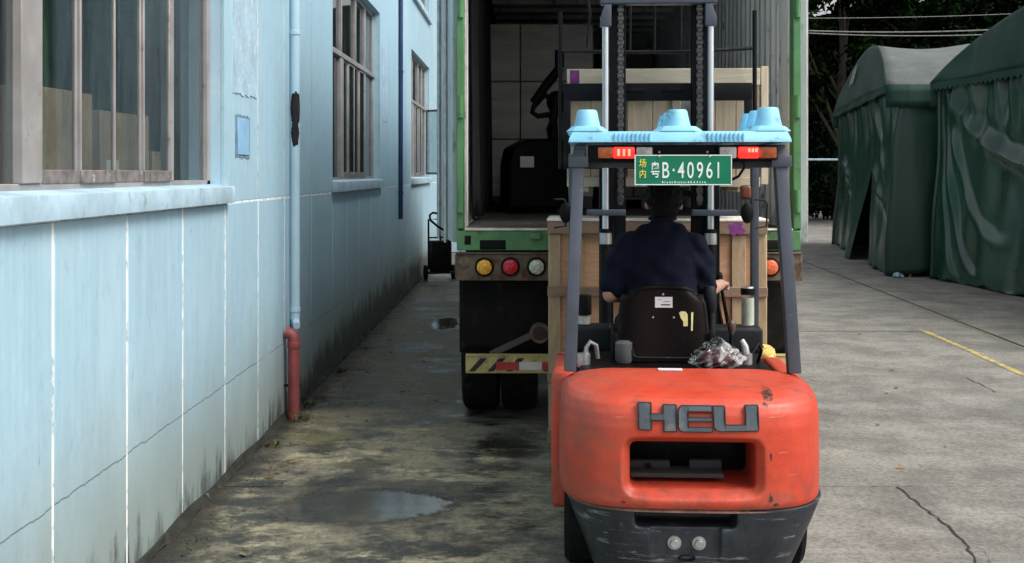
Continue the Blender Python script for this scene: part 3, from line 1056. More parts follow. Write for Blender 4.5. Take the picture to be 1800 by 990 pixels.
M['lamphot'] = emis('lit_lamp_core', (1.0, 0.16, 0.10), 3.8, (0.75, 0.06, 0.04))
M['lampamb'] = mat('amber_lens', (0.34, 0.075, 0.018), 0.25, var=0.3, scale=30)
M['lampwh'] = mat('clear_lens', (0.34, 0.31, 0.29), 0.25, var=0.3, scale=25)
M['palletb'] = mat('sky_blue_plastic', (0.26, 0.60, 0.80), 0.45, var=0.10, scale=4, dirt=(0.13, 0.27, 0.35), dirt_lo=0.54, dirt_hi=0.66, dscale=11)
M['sticker'] = mat('white_sticker', (0.70, 0.66, 0.66), 0.5, var=0.06)
M['ink'] = mat('print_ink', (0.04, 0.04, 0.05), 0.6)
M['stickery'] = mat('yellow_sticker', (0.78, 0.68, 0.30), 0.5, var=0.15, scale=20)
M['skin'] = mat('skin', (0.44, 0.255, 0.19), 0.5, var=0.08, scale=9, bump=0.08, bscale=180)
M['hair'] = mat('black_hair', (0.003, 0.0026, 0.0026), 0.7, var=0.3, scale=40, bump=0.9, bscale=160, bdist=0.006, stretch=(1, 1, 0.35), spec=0.15)
M['shirt'] = mat('navy_cotton', (0.0055, 0.0075, 0.018), 0.9, var=0.2, scale=3, bump=0.5, bscale=7, bdist=0.03, spec=0.15)
M['jeans'] = mat('dark_trousers', (0.012, 0.013, 0.018), 0.9, var=0.2, scale=5, spec=0.15)
M['ply'] = make_wood('plywood', (0.58, 0.345, 0.20), (0.44, 0.245, 0.135), (0.6, 1, 2.4))
M['batten'] = make_wood('pine_batten', (0.46, 0.345, 0.215), (0.32, 0.225, 0.13), (2.0, 2.0, 0.5))
M['battenh'] = make_wood('pine_batten_flat', (0.30, 0.205, 0.14), (0.20, 0.13, 0.09), (0.5, 2.0, 2.5))
M['cream'] = make_wood('pale_pine', (0.66, 0.575, 0.43), (0.52, 0.43, 0.30), (2.4, 2.0, 0.35))
M['creamh'] = make_wood('pale_pine_flat', (0.66, 0.60, 0.47), (0.54, 0.47, 0.34), (0.35, 2.0, 2.4))
M['edge'] = mat('crate_edge_highlight', (0.74, 0.71, 0.63), 0.7, var=0.15, scale=14)
M['purple'] = mat('purple_stencil_paint', (0.19, 0.035, 0.20), 0.7, var=0.25, scale=20)
M['green'] = mat('truck_green_paint', (0.072, 0.205, 0.080), 0.45, var=0.2, scale=3, dirt=(0.05, 0.075, 0.035), dirt_lo=0.54, dirt_hi=0.70, dscale=7, scratch=(0.26, 0.30, 0.22), world_space=True)
M['rusty'] = mat('rusty_bumper_steel', (0.125, 0.098, 0.070), 0.8, var=0.35, scale=6, dirt=(0.085, 0.045, 0.022), dirt_lo=0.48, dirt_hi=0.64, dscale=9, world_space=True)
M['alu'] = mat('scuffed_aluminium_sill', (0.60, 0.57, 0.50), 0.45, 0.3, var=0.25, scale=10, dirt=(0.20, 0.17, 0.12), dirt_lo=0.56, dirt_hi=0.68, world_space=True)
M['box'] = mat('grey_box_steel', (0.72, 0.735, 0.735), 0.5, var=0.16, scale=2.0, dirt=(0.12, 0.12, 0.115), dirt_lo=0.54, dirt_hi=0.72, stretch=(1, 1, 0.4), world_space=True)
M['floor'] = make_wood('truck_floor_planks', (0.10, 0.095, 0.085), (0.06, 0.056, 0.05), (3, 0.4, 1))
M['doorw'] = mat('pale_door_skin', (0.44, 0.48, 0.48), 0.45, var=0.12, scale=2, dirt=(0.20, 0.23, 0.23), dirt_lo=0.52, dirt_hi=0.7, stretch=(1, 1, 0.4), world_space=True)
M['seal'] = mat('seal_and_notch_black', (0.005, 0.006, 0.0055), 0.7, var=0.2, spec=0.15)
M['flap'] = mat('black_mudflap', (0.007, 0.0065, 0.0055), 0.75, var=0.3, scale=3, dirt=(0.022, 0.020, 0.014), dirt_lo=0.50, dirt_hi=0.7, world_space=True, spec=0.15)
M['amber'] = mat('amber_lamp_lens', (0.80, 0.36, 0.03), 0.25, var=0.45, scale=45)
M['redl'] = mat('red_lamp_lens', (0.50, 0.015, 0.03), 0.25, var=0.5, scale=45)
M['whitel'] = mat('clear_lamp_lens', (0.50, 0.51, 0.44), 0.25, var=0.45, scale=45)
M['orangel'] = mat('orange_lamp_lens', (0.62, 0.135, 0.05), 0.3, var=0.25, scale=45)
M['stripey'] = mat('hazard_yellow', (0.46, 0.38, 0.15), 0.6, var=0.2, scale=8, dirt=(0.17, 0.13, 0.07), dirt_lo=0.50, dirt_hi=0.7)
M['stripek'] = mat('hazard_black', (0.018, 0.017, 0.015), 0.6, var=0.2)
M['reflr'] = mat('red_reflective_tape', (0.42, 0.035, 0.030), 0.4, var=0.2, scale=9)
M['reflw'] = mat('white_reflective_tape', (0.58, 0.57, 0.53), 0.4, var=0.15, scale=9)
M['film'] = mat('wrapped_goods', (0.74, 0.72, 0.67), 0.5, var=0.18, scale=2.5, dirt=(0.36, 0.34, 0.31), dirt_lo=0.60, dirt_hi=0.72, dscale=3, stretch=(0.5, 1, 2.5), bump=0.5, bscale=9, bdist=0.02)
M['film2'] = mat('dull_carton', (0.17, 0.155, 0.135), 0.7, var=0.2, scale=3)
M['cable'] = mat('overhead_cable_sheath', (0.20, 0.20, 0.19), 0.6, var=0.2)
M['bagp'] = None
M['maroon'] = mat('maroon_contents', (0.085, 0.016, 0.016), 0.5, var=0.35, scale=9)
M['jar'] = glass_mat('clear_bottle_glass', (0.95, 0.97, 0.95), 1.45, 0.03)
M['tea'] = mat('tea_in_bottle', (0.55, 0.56, 0.48), 0.15, var=0.2, scale=10)

# ============================================================ box truck
TX, TY = 0.758, 8.2
T = (TX, TY, 0)
truck = thing('box_truck', 'green framed box truck backed up with its rear doors open', 'truck', T)
x0, x1 = -0.480, 1.996          # body sides
zf, zc = 1.50, 4.05             # cargo floor, roof
yr, ye = 8.2, 17.9              # rear, front of the box


def tb(name, mt, *b, bevel=0.006, seg=1, par=None):
    m = MB(T)
    for q in b:
        m.box(*q)
    return m.build(name, mt, par or truck, bevel=bevel, seg=seg)


# rear frame
for s, (a, b) in enumerate(((x0, x0 + 0.055), (x1 - 0.055, x1))):
    p = tb('corner_post', M['green'], (a, b, yr - 0.02, yr + 0.10, zf, zc))
    for z in (1.62, 2.30, 3.02, 3.7):
        MB(T).cyl(((a + b) / 2, yr - 0.028, z), ((a + b) / 2, yr - 0.028, z + 0.16), 0.022, seg=12).build('hinge', M['green'], p, smooth=50)
tb('header_beam', M['green'], (x0, x1, yr - 0.018, yr + 0.10, zc + 0.001, zc + 0.13))
sb = tb('sill_beam', M['green'], (x0, x1, yr - 0.015, yr + 0.12, zf - 0.155, zf - 0.012))
tb('notch_shade', M['seal'], (x0 + 0.055, x0 + 0.105, yr - 0.018, yr, zf - 0.115, zf - 0.045), par=sb, bevel=0.012, seg=2)  # black plates on the beam stand in for shade inside its notches
tb('notch_shade', M['seal'], (x0 + 0.165, x0 + 0.355, yr - 0.018, yr, zf - 0.150, zf - 0.078), par=sb, bevel=0.008, seg=2)
tb('notch_shade', M['seal'], (x1 - 0.330, x1 - 0.140, yr - 0.018, yr, zf - 0.150, zf - 0.078), par=sb, bevel=0.008, seg=2)
tb('step_bracket', M['green'], (x0 + 0.53, x0 + 0.61, yr - 0.06, yr - 0.016, zf - 0.075, zf - 0.03), par=sb, bevel=0.008)
tb('step_bracket', M['alu'], (x1 - 0.35, x1 - 0.27, yr - 0.05, yr - 0.016, zf - 0.10, zf - 0.075), par=sb, bevel=0.008)
tb('floor_edge', M['alu'], (x0 + 0.056, x1 - 0.056, yr - 0.022, yr + 0.13, zf - 0.011, zf + 0.002), bevel=0.003)
tb('frame_lip', M['alu'], (x0 + 0.056, x0 + 0.066, yr - 0.012, yr + 0.09, zf + 0.003, zc), bevel=0.002)
# box
fl = tb('floor', M['floor'], (x0 + 0.04, x1 - 0.04, yr + 0.135, ye, zf - 0.06, zf - 0.002), bevel=0)
tb('chassis', M['black'], (0.30, 0.42, yr + 0.3, ye + 2.5, 0.78, 1.10), (1.10, 1.22, yr + 0.3, ye + 2.5, 0.78, 1.10), (x0 + .05, x1 - .05, yr + 0.25, ye, 1.12, 1.335), bevel=0)
tb('ceiling', M['box'], (x0, x1, yr + 0.101, ye, zc + 0.003, zc + 0.08), bevel=0)
for k in range(14):
    yy = yr + 0.5 + k * 0.68
    tb('roof_bow', M['box'], (x0 + 0.05, x1 - 0.05, yy, yy + 0.05, zc - 0.05, zc + 0.002), bevel=0)
tb('front_wall', M['box'], (x0, x1, ye + 0.001, ye + 0.06, zf - 0.06, zc + 0.08), bevel=0)


def corrugated(xin, depth, name):
    """vertical ribs of the box side, a real folded sheet with thickness"""
    prof = []
    y = yr + 0.102
    while y < ye - 0.2:
        prof += [(xin, y), (xin, y + 0.07), (xin + depth, y + 0.10), (xin + depth, y + 0.17)]
        y += 0.20
    prof.append((xin, ye))
    m = MB(T)
    xo = xin + (0.05 if depth > 0 else -0.05)
    loop = [(a, b, zf - 0.06) for a, b in prof] + [(xo, ye, zf - 0.06), (xo, yr + 0.102, zf - 0.06)]
    lo = [m._v(p) for p in loop]
    hi = [m._v((p[0], p[1], zc + 0.001)) for p in loop]
    n = len(loop)
    for k in range(n):
        m.bm.faces.new([lo[k], lo[(k + 1) % n], hi[(k + 1) % n], hi[k]])
    return m.build(name, M['box'], truck)


corrugated(x1 - 0.055, 0.035, 'side_wall')
corrugated(x0 + 0.055, -0.035, 'side_wall')
# smooth lining sheet by the right doorway
tb('lining_sheet', M['box'], (x1 - 0.062, x1 - 0.0555, yr + 0.11, yr + 0.42, zf, zc - 0.02), bevel=0.002)

# rear doors swung right back along the sides
def door(hx, sgn):
    d = MB(T)
    L, th = 1.18, 0.05
    ang = R(10.0) * sgn
    hy = yr + 0.04
    dirv = Vector((math.sin(ang), math.cos(ang), 0))
    nrm = Vector((dirv.y, -dirv.x, 0))
    a = Vector((hx, hy, 0))
    def slab(t0, t1, l0, l1, z0, z1, mt, name, par, bev=0.004):
        m = MB(T)
        ps = [a + dirv * l0 + nrm * t0, a + dirv * l1 + nrm * t0, a + dirv * l1 + nrm * t1, a + dirv * l0 + nrm * t1]
        m.prism([(p.x, p.y, z0) for p in ps], (0, 0, z1 - z0))
        return m.build(name, mt, par, bevel=bev, seg=1)
    t0 = -th / 2
    dr = slab(t0, t0 + th, 0.03, L, zf - 0.10, zc + 0.05, M['doorw'], 'rear_door', truck)
    inn = 1 if sgn < 0 else -1
    f0 = (th / 2 + 0.001) if inn > 0 else (-th / 2 - 0.013)
    slab(f0, f0 + 0.012, 0.035, 0.075, zf - 0.09, zc + 0.04, M['seal'], 'door_seal', dr)
    slab(f0, f0 + 0.012, L - 0.05, L - 0.01, zf - 0.09, zc + 0.04, M['seal'], 'door_seal', dr)
    slab(f0, f0 + 0.010, 0.14, 0.17, zf - 0.05, zc, M['alu'], 'door_trim', dr)
    o0 = (-th / 2 - 0.03) if inn > 0 else (th / 2 + 0.004)
    for l in (0.35, 0.85):
        p = a + dirv * l + nrm * (o0 + .013)
        MB(T).cyl((p.x, p.y, zf - 0.12), (p.x, p.y, zc + 0.08), 0.014, seg=10).build('lock_rod', M['zinc'], dr, smooth=50)
    # the latch and hook at the foot of the door
    p = a + dirv * 0.62 + nrm * f0
    m = MB(T)
    q = Vector((p.x, p.y, zf - 0.06))
    m.box(q.x - 0.03, q.x + 0.03, q.y - 0.04, q.y + 0.04, q.z - 0.07, q.z + 0.01)
    if sgn < 0:
        m.tube([q + Vector((0.0, -0.02, -0.01)), q + Vector((-0.10, -0.03, 0.05)), q + Vector((-0.155, -0.03, 0.10)), q + Vector((-0.16, -0.03, 0.135)), q + Vector((-0.135, -0.03, 0.155)), q + Vector((-0.10, -0.03, 0.150))], 0.009, 8)
    m.build('latch', M['black'], dr)
    return dr


door(x0 - 0.005, -1)
door(x1 + 0.035, 1)

# lamp board under the sill
bp = tb('lamp_board', M['rusty'], (x0 - 0.012, x1 + 0.008, yr - 0.03, yr + 0.08, 1.130, 1.322), bevel=0.006)
tb('board_flange', M['rusty'], (x0 - 0.008, x1 + 0.004, yr - 0.045, yr + 0.07, 1.323, 1.332), bevel=0.002, par=bp)


def lamp(cx, cz, r, mt, name='tail_lamp'):
    y = yr - 0.03
    m = MB(T)
    m.tube([(cx, y, cz), (cx, y - 0.022, cz), (cx, y - 0.026, cz)], [r + 0.016, r + 0.014, r + 0.006], 28)
    o = m.build(name, M['seal'], bp, smooth=45)
    m = MB(T)
    m.tube([(cx, y - 0.020, cz), (cx, y - 0.030, cz), (cx, y - 0.038, cz), (cx, y - 0.041, cz)], [r, r * .97, r * .7, r * 0.2], 28)
    m.build('lens', mt, o, smooth=60)
    # moulded facets of the lens
    m = MB(T)
    for ring, n in ((0.33, 6), (0.66, 12), (0.88, 18)):
        for k in range(n):
            a = 2 * math.pi * k / n + ring
            m.ball((cx + r * ring * math.cos(a), y - 0.0405 + 0.012 * ring ** 2.2, cz + r * ring * math.sin(a)), (0.006, 0.003, 0.006), 6, 4)
    fo = m.build('lens_facets', mt, o, smooth=60)
    fo['kind'] = 'stuff'
    return o


lamp(x0 + 0.200, 1.228, 0.054, M['amber'])
lamp(x0 + 0.386, 1.230, 0.054, M['redl'])
lamp(x0 + 0.574, 1.230, 0.054, M['whitel'])
lamp(x1 - 0.225, 1.228, 0.054, M['orangel'])
lamp(x1 - 0.410, 1.230, 0.054, M['redl'])


def reflector(cx, cz):
    m = MB(T)
    m.tube([(cx, yr - .03, cz), (cx, yr - .040, cz), (cx, yr - 0.042, cz)], [0.04, 0.038, 0.03], 20)
    m.build('reflector', M['rusty'], bp, smooth=45)


reflector(x0 + 0.055, 1.262)
reflector(x1 - 0.060, 1.262)

# under-run bar with hazard stripes, mudflaps, tank and wheels
ub = tb('underrun_bar', M['stripey'], (x0 + 0.062, x1 - 0.05, yr + 0.02, yr + 0.10, 0.455, 0.578), bevel=0.006)
for k in range(18):
    bx = x0 + 0.085 + k * 0.135
    if bx + 0.17 > x1 - 0.08:
        break
    if k < 3 or k % 2 == 0:
        MB(T).prism([(bx, yr + 0.017, 0.470), (bx + 0.045, yr + 0.017, 0.470), (bx + 0.135, yr + 0.017, 0.566), (bx + 0.085, yr + 0.017, 0.566)], (0, 0.0032, 0)).build('stripe', M['stripek'], ub)
for k in range(8):
    bx = x0 + 0.285 + k * 0.165
    if bx + 0.2 > x1 - 0.08:
        break
    tb('reflective_strip', M['reflr'] if k % 2 == 0 else M['reflw'], (bx, bx + 0.163, yr + 0.0125, yr + 0.0165, 0.480, 0.538), par=ub, bevel=0)
tb('bar_ledge', M['stripey'], (x0 + 0.062, x1 - 0.05, yr + 0.015, yr + 0.10, 0.579, 0.586), par=ub, bevel=0.001)
for fx in ((x0 + 0.005, x0 + 0.70), (x1 - 0.70, x1 - 0.005)):
    def flapf(u, v, fx=fx):
        return (fx[0] + (fx[1] - fx[0]) * u, yr + 0.22 + 0.015 * math.sin(u * 5 + 1) + 0.02 * (1 - v), 0.575 + 0.56 * v + 0.012 * math.sin(u * 6) * (1 - v))
    MB(T).grid(flapf, 16, 10).build('mudflap', M['flap'], truck, smooth=60, solid=0.012)
m = MB(T)
m.cyl((x0 + 0.60, yr + 0.10, 0.735), (x0 + 0.60, yr + 0.16, 0.735), 0.072, seg=28)
m.tube([(x0 + 0.60, yr + 0.10, 0.735), (x0 + 0.60, yr + 0.085, 0.735)], [0.075, 0.07], 28)
cap_ = m.build('round_cap', M['rusty'], truck, smooth=45)
MB(T).tube([(x0 + 0.60, yr + 0.084, 0.735), (x0 + 0.60, yr + 0.080, 0.735)], [0.05, 0.046], 24).build('cap_centre', mat('red_brown_primer', (0.05, 0.02, 0.016), 0.8), cap_, smooth=45)
MB(T).bar((x0 + 0.55, yr + 0.14, 0.72), (x0 + 0.24, yr + 0.12, 0.575), 0.03, 0.045).build('brace', mat('dusty_brace', (0.09, 0.088, 0.08), 0.8), truck, bevel=0.004, seg=1)


def truck_wheel(cx, cy, w):
    r = 0.50
    m = MB(T)
    pr = [(0, r * .55), (0, r * .9), (0.02, r * .97), (0.05, r), (w - .05, r), (w - .02, r * .97), (w, r * .9), (w, r * .55)]
    m.tube([(cx + a, cy, r + 0.001) for a, _ in pr], [b for _, b in pr], 40)
    o = m.build('wheel', M['rubber'], truck, smooth=35)
    m = MB(T)
    m.tube([(cx + 0.02, cy, r), (cx + w - 0.02, cy, r)], [r * .56, r * .56], 28)
    m.build('rim', M['rusty'], o, smooth=35)
    return o


for cy in (9.22, 16.6):
    for cx in (x0 + 0.0, x0 + 0.305, x1 - 0.30, x1 - 0.605):
        if cy > 16 and cx not in (x0 + 0.0, x1 - 0.30):
            continue
        truck_wheel(cx, cy, 0.29)
tb('axle', M['black'], (x0 + .3, x1 - .3, 9.15, 9.29, 0.43, 0.57), bevel=0.01)
# cab
cabm = MB(T)
cabm.prism([(x0 + .05, ye + .5, .75), (x0 + .05, ye + 2.6, .75), (x0 + .05, ye + 2.6, 1.9), (x0 + .05, ye + 2.3, 3.0), (x0 + .05, ye + .5, 3.05)], (x1 - x0 - .1, 0, 0))
cabm.build('cab', M['green'], truck, bevel=0.06, seg=2)

# goods inside
def goods(name, label, X, Y, w, d, h, mt, cat='load', n=3, rz=0.0, base=0.13):
    t = thing(name, label, cat, (X, Y, zf), rz)
    m = MB()
    for k in (-1, 0, 1):
        m.box(k * (w / 2 - 0.06) - 0.05, k * (w / 2 - 0.06) + 0.05, -d / 2, d / 2, 0.002, base - 0.03)
    m.box(-w / 2, w / 2, -d / 2, d / 2, base - 0.029, base)
    m.build('pallet', M['film2'], t)
    hh = (h - base) / n
    for k in range(n):
        z = base + k * hh
        for s in (0, 1):
            xa, xb = (-w / 2, -w / 2 + w * 0.30) if s == 0 else (-w / 2 + w * .30 + .012, w / 2)
            MB().box(xa, xb, -d / 2 + 0.01 * ((k + s) % 2), d / 2, z + 0.006, z + hh - 0.008).build('carton', mt, t, bevel=0.012, seg=2)
    return t


goods('wrapped_stack', 'tall stack of grey wrapped cartons deep inside the truck', 0.20, 13.75, 1.20, 1.4, 2.12, M['film'])
# black drape added along the left side of the box to darken that wall
qt = thing('shade_drape', 'black drape added along the left wall inside the truck to darken it', 'drape', (x0 + 0.10, 12.0, zf))
def drape(u, v):
    y = 8.75 + 8.6 * u
    return (x0 + 0.085 + 0.018 * math.sin(y * 9 + 1) + 0.012 * math.sin(y * 23 + v * 3) + 0.02 * (1 - v), y, zf + 0.05 + 0.02 * math.sin(y * 5) + 2.40 * v)
MB((x0 + 0.10, 12.0, zf)).grid(drape, 260, 10).build('cloth', mat('black_drape', (0.006, 0.006, 0.007), 0.95, var=0.3, scale=3), qt, smooth=180, solid=0.01)
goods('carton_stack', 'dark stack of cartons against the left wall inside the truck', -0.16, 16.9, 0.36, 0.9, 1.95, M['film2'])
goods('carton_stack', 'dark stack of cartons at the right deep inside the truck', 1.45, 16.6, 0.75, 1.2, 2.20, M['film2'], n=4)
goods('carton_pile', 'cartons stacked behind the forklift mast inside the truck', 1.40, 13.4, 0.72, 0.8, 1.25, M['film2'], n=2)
b = thing('small_carton', 'small pale carton topmost behind the mast inside the truck', 'box', (1.40, 13.3, zf + 1.25))
MB().box(-.15, .15, -.2, .2, 0, .34).build('carton', M['film'], b, bevel=0.006, seg=1)
MB().box(-.08, .0, -.2025, -.2, 0.10, .26).build('paper_label', M['paper'], b)

# dark pedestrian pallet truck standing in the box
pj = thing('powered_pallet_truck', 'black powered pallet truck with raised tiller arm inside the truck', 'pallet truck', (0.11, 11.6, zf), R(12))
m = MB()
m.prism([(-.30, -.26, .05), (-.30, -.26, .50), (-.26, -.24, .66), (-.10, -.18, .74), (.26, -.10, .76), (.32, -.10, .70), (.32, -.2, .05)], (0, .55, 0))
m.build('body', M['black'], pj, bevel=0.03, seg=3)
m = MB()
m.tube([(.20, -.02, .72), (.19, -.04, .95), (.22, -.04, 1.12)], [.05, .045, .05], 12)
m.tube([(.22, -.04, 1.10), (.10, -.06, 1.20), (-.02, -.08, 1.08), (-.04, -.08, 1.02), (.02, -.08, .98), (.16, -.05, 1.0)], [.03, .03, .028, .026, .026, .03], 10)
m.build('tiller', M['black2'], pj, smooth=50)
m = MB()
m.tube([(-.02, -.07, 1.12), (.14, -.05, 1.33), (.26, -.03, 1.47)], [.045, .05, .05], 12)
m.box(.22, .30, -.06, .02, 1.48, 1.66)
m.build('arm', M['black'], pj, smooth=50)
MB().ball((.24, 0, 1.13), (.11, .10, .12), 16, 10).build('head_housing', M['black'], pj, smooth=60)
MB().tube([(.15, -.05, .74), (.12, -.09, .85), (.17, -.09, .98), (.19, -.06, 1.08)], .014, 8).build('spring_cable', M['black2'], pj, smooth=50)
MB().box(-.20, -.06, -.262, -.258, .46, .57).build('paper_label', M['paper'], pj)
for s in (-.18, .18):
    MB().box(s - .08, s + .08, .28, 1.35, .05, .10).build('fork', M['black2'], pj, bevel=0.01, seg=1)
    MB().cyl((s - .04, .0, .075), (s + .04, .0, .075), .075, seg=20).build('wheel', M['rubber'], pj, smooth=40)

# black hand cart by the wall beyond the truck
hc = thing('hand_cart', 'black hand cart standing by the far end of the blue wall', 'cart', (-1.50, 20.4, 0), R(14))
m = MB()
m.tube([(-.20, 0, .18), (-.20, .02, 1.08), (0.02, .0, 1.08), (.20, .02, .95), (.20, 0, .18)], .018, 8)
m.tube([(-.20, 0, .75), (.20, 0, .75)], .014, 8)
m.tube([(-.16, 0, 1.05), (.02, 0, .90), (.0, 0, .3)], .02, 8)
m.build('frame', M['black'], hc, smooth=50)
m = MB()
m.box(-.24, .24, -.25, .0, .12, .15)
m.box(-.18, .16, -.22, .05, .15, .70)
m.build('toolbox', M['black'], hc, bevel=0.03, seg=2)
for s in (-.25, .25):
    w = MB().tube([(s - .03, 0.02, .13), (s - .02, 0.02, .13), (s + .02, 0.02, .13), (s + .03, 0.02, .13)], [.11, .13, .13, .11], 24).build('wheel', M['rubber'], hc, smooth=40)
MB().tube([(-.05, -.23, .55), (.02, -.28, .62), (.12, -.26, .45), (.15, -.22, .2)], .012, 8).build('hose', M['rubber'], hc, smooth=60)

# pale stacked blocks in the far gap by the truck
bs = thing('concrete_block_stack', 'pale concrete blocks stacked beyond the truck beside the lane', 'blocks', (-1.75, 27.5, 0))
for k in range(4):
    for j in range(3):
        MB().box(-.6 + j * .42, -.2 + j * .42, -.2, .2, .002 + k * .27, .002 + k * .27 + .262).build('block', M['sillw'], bs, bevel=0.012, seg=1)

# ============================================================ storage tents
def smoothstep(a, b, x):
    t = min(1, max(0, (x - a) / (b - a)))
    return t * t * (3 - 2 * t)


def arch(t):
    return 3.52 + 1.20 * max(0.0, math.sin(math.pi * t)) ** 0.80


def tent(name, label, P0, P1, depth, folds, opening=None, marks=False, side_at=1, seed=1, apex_in=0.30):
    P0, P1 = Vector((*P0, 0)), Vector((*P1, 0))
    L = (P1 - P0).length
    du = (P1 - P0).normalized()
    dn = Vector((du.y, -du.x, 0))            # towards the yard
    if dn.x > 0:
        dn = -dn
    din = -dn
    org = tuple(P0.lerp(P1, 0.5))
    t = thing(name, label, 'tent', org)
    rnd = random.Random(seed)
    ph = [rnd.uniform(0, 6.28) for _ in range(8)]
    ZE = 3.48

    def fold(s, z):
        k = max(0.0, 1 - z / ZE)
        d = 0.16 * k ** 1.5                                   # flares towards the hem
        top = smoothstep(ZE - 1.3, ZE, z)
        d += (0.035 + 0.05 * top) * math.sin(s * 9.5 + ph[0] + 0.5 * math.sin(z * 1.3)) * (0.35 + 0.65 * top)
        d += 0.03 * math.sin(s * 17.0 + ph[1] + z * .6) * top
        d += 0.035 * math.sin(s * 3.1 + ph[2] + z * 0.9) * (1 - top * .4)
        d += 0.015 * math.sin(s * 5.2 - z * 3.3 + ph[3])
        for (s0, z0, s1, z1, bow, wdt, amp) in folds:
            if s0 - 0.1 < s < s1 + 0.1:
                u = (s - s0) / (s1 - s0)
                zc_ = z0 + (z1 - z0) * (1 - (1 - max(0, min(1, u))) ** bow)
                slope = abs((z1 - z0) / (s1 - s0)) * bow * max(0.02, (1 - max(0, min(1, u)))) ** (bow - 1)
                wz = wdt * math.sqrt(1 + slope * slope)
                fade = smoothstep(-0.05, 0.12, u) * (1 - smoothstep(0.8, 1.05, u))
                e = (z - zc_) / wz
                e *= 1.15
                d += 0.55 * amp * fade * (math.exp(-1.3 * math.sqrt(e * e + 0.03)) - 0.25 * math.exp(-((e - 2.2) ** 2)))
        return d

    def curtain(sa, sb, nm, nu, pull=None):
        def f(u, v):
            s = sa + (sb - sa) * u
            z = ZE * v + 0.015 + 0.03 * math.sin(s * 4.3 + ph[4]) * (1 - v) + 0.02 * math.sin(s * 11) * (1 - v)
            d = fold(s, z)
            if pull:
                edge, amt, out_ = pull
                w = smoothstep(0.55, 0.0, abs(u - edge)) * smoothstep(0.78, 0.0, v)
                s = s + amt * w * (1 - v)
                d += out_ * w * (1 - v)
            p = P0 + du * s + dn * d
            return (p.x, p.y, max(0.012, z))
        m = MB(org).grid(f, nu, 70)
        return m.build(nm, M['tarp'], t, smooth=180, solid=0.006)
    if opening:
        so, w = opening
        curtain(0, so * L, 'curtain', 110, (1, -0.9, 0.25))
        curtain(so * L - 0.05, L, 'curtain', 90, (0, 0.75, 0.05))
    else:
        curtain(0, L, 'curtain', 240)
    # gable above the valance
    def gab(u, v):
        s = L * u
        zt = arch(u)
        zb = ZE + 0.03
        z = zb + (zt - zb) * v
        inn = apex_in * max(0.0, (z - zb) / 1.2) ** 1.2
        wr = 0.03 * math.sin(s * 2.2 + z * 3 + ph[5]) * math.sin(math.pi * v)
        p = P0 + du * s + dn * (0.20 + wr) + din * inn
        return (p.x, p.y, z)
    gb = MB(org).grid(gab, 80, 12).build('gable', M['tarptop'], t, smooth=180, solid=0.006)
    # scalloped valance
    m = MB(org)
    ns = int(L / 0.17)
    def val(u, v):
        s = L * u
        k = abs(math.sin(math.pi * u * ns))
        z = ZE + 0.035 - v * (0.10 + 0.05 * k)
        p = P0 + du * s + dn * (0.205 + 0.02 * math.sin(s * 3))
        return (p.x, p.y, z)
    m.grid(val, ns * 6, 1)
    m.build('valance', M['tarptop'], t, solid=0.005)
    # roof over the arches, sagging between the hoops
    def roof(u, v):
        s = L * u
        z = arch(u)
        inn = apex_in * ((z - ZE) / 1.2) ** 1.2 if z > ZE else 0
        back = inn * (1 - smoothstep(0, 0.3, v)) + depth * v
        sag = -0.10 * abs(math.sin(math.pi * v * 4)) * (0.4 + 0.6 * math.sin(math.pi * u))
        p = P0 + du * s + dn * 0.20 + din * back
        return (p.x, p.y, z + sag)
    MB(org).grid(roof, 60, 48).build('roof', M['tarproof'] if marks else M['tarptop'], t, smooth=180, solid=0.006)
    # eaves skirt and side walls
    for e, nm in ((0.0, 0), (L, 1)):
        def skirt(u, v, e=e):
            p = P0 + du * (e + (0.03 if e else -0.03)) + dn * 0.20 + din * depth * u
            z = arch(0 if e == 0 else 1) + 0.01 - v * 0.42
            return (p.x + du.x * 0.03 * math.sin(u * 40) * v, p.y + du.y * 0.03 * math.sin(u * 40) * v, z)
        MB(org).grid(skirt, 60, 3).build('eaves_skirt', M['tarptop'], t, smooth=180, solid=0.005)
        def sidew(u, v, e=e):
            q = 0.04 * math.sin(u * 23 + 1) * (1 - v) + 0.03 * math.sin(u * 9 + v * 4) + 0.02 * math.sin(u * 60) * v
            w_ = smoothstep(0.0, 0.05, u)
            p = P0 + du * (e + q * w_) + dn * (0.05 + fold(e, max(0.0, ZE * v)) * (1 - w_)) + din * depth * u
            zl = 0.0 if e == 0 else 0.03 + 0.13 * smoothstep(.02, .10, u) * (1 - smoothstep(.35, .5, u)) + 0.02 * math.sin(u * 20)
            z = zl + (ZE - zl) * v
            return (p.x, p.y, z)
        MB(org).grid(sidew, 90, 40).build('side_wall', M['tarpside'], t, smooth=180, solid=0.006)
    # frame posts and rope at the hem
    for e in (0.0, L):
        for dd in (0.25, depth / 3, 2 * depth / 3, depth - .05):
            p = P0 + du * (e + (-0.12 if e else 0.12)) + din * dd
            MB(org).cyl((p.x, p.y, 0.0), (p.x, p.y, ZE), 0.03, seg=8).build('post', M['zinc'], t, smooth=50)
    def backw(u, v):
        p = P0 + du * L * u + din * (depth - 0.02)
        return (p.x, p.y, 0.0 + (arch(u) - 0.05) * v)
    MB(org).grid(backw, 30, 6).build('back_wall', M['tarpside'], t, solid=0.006)
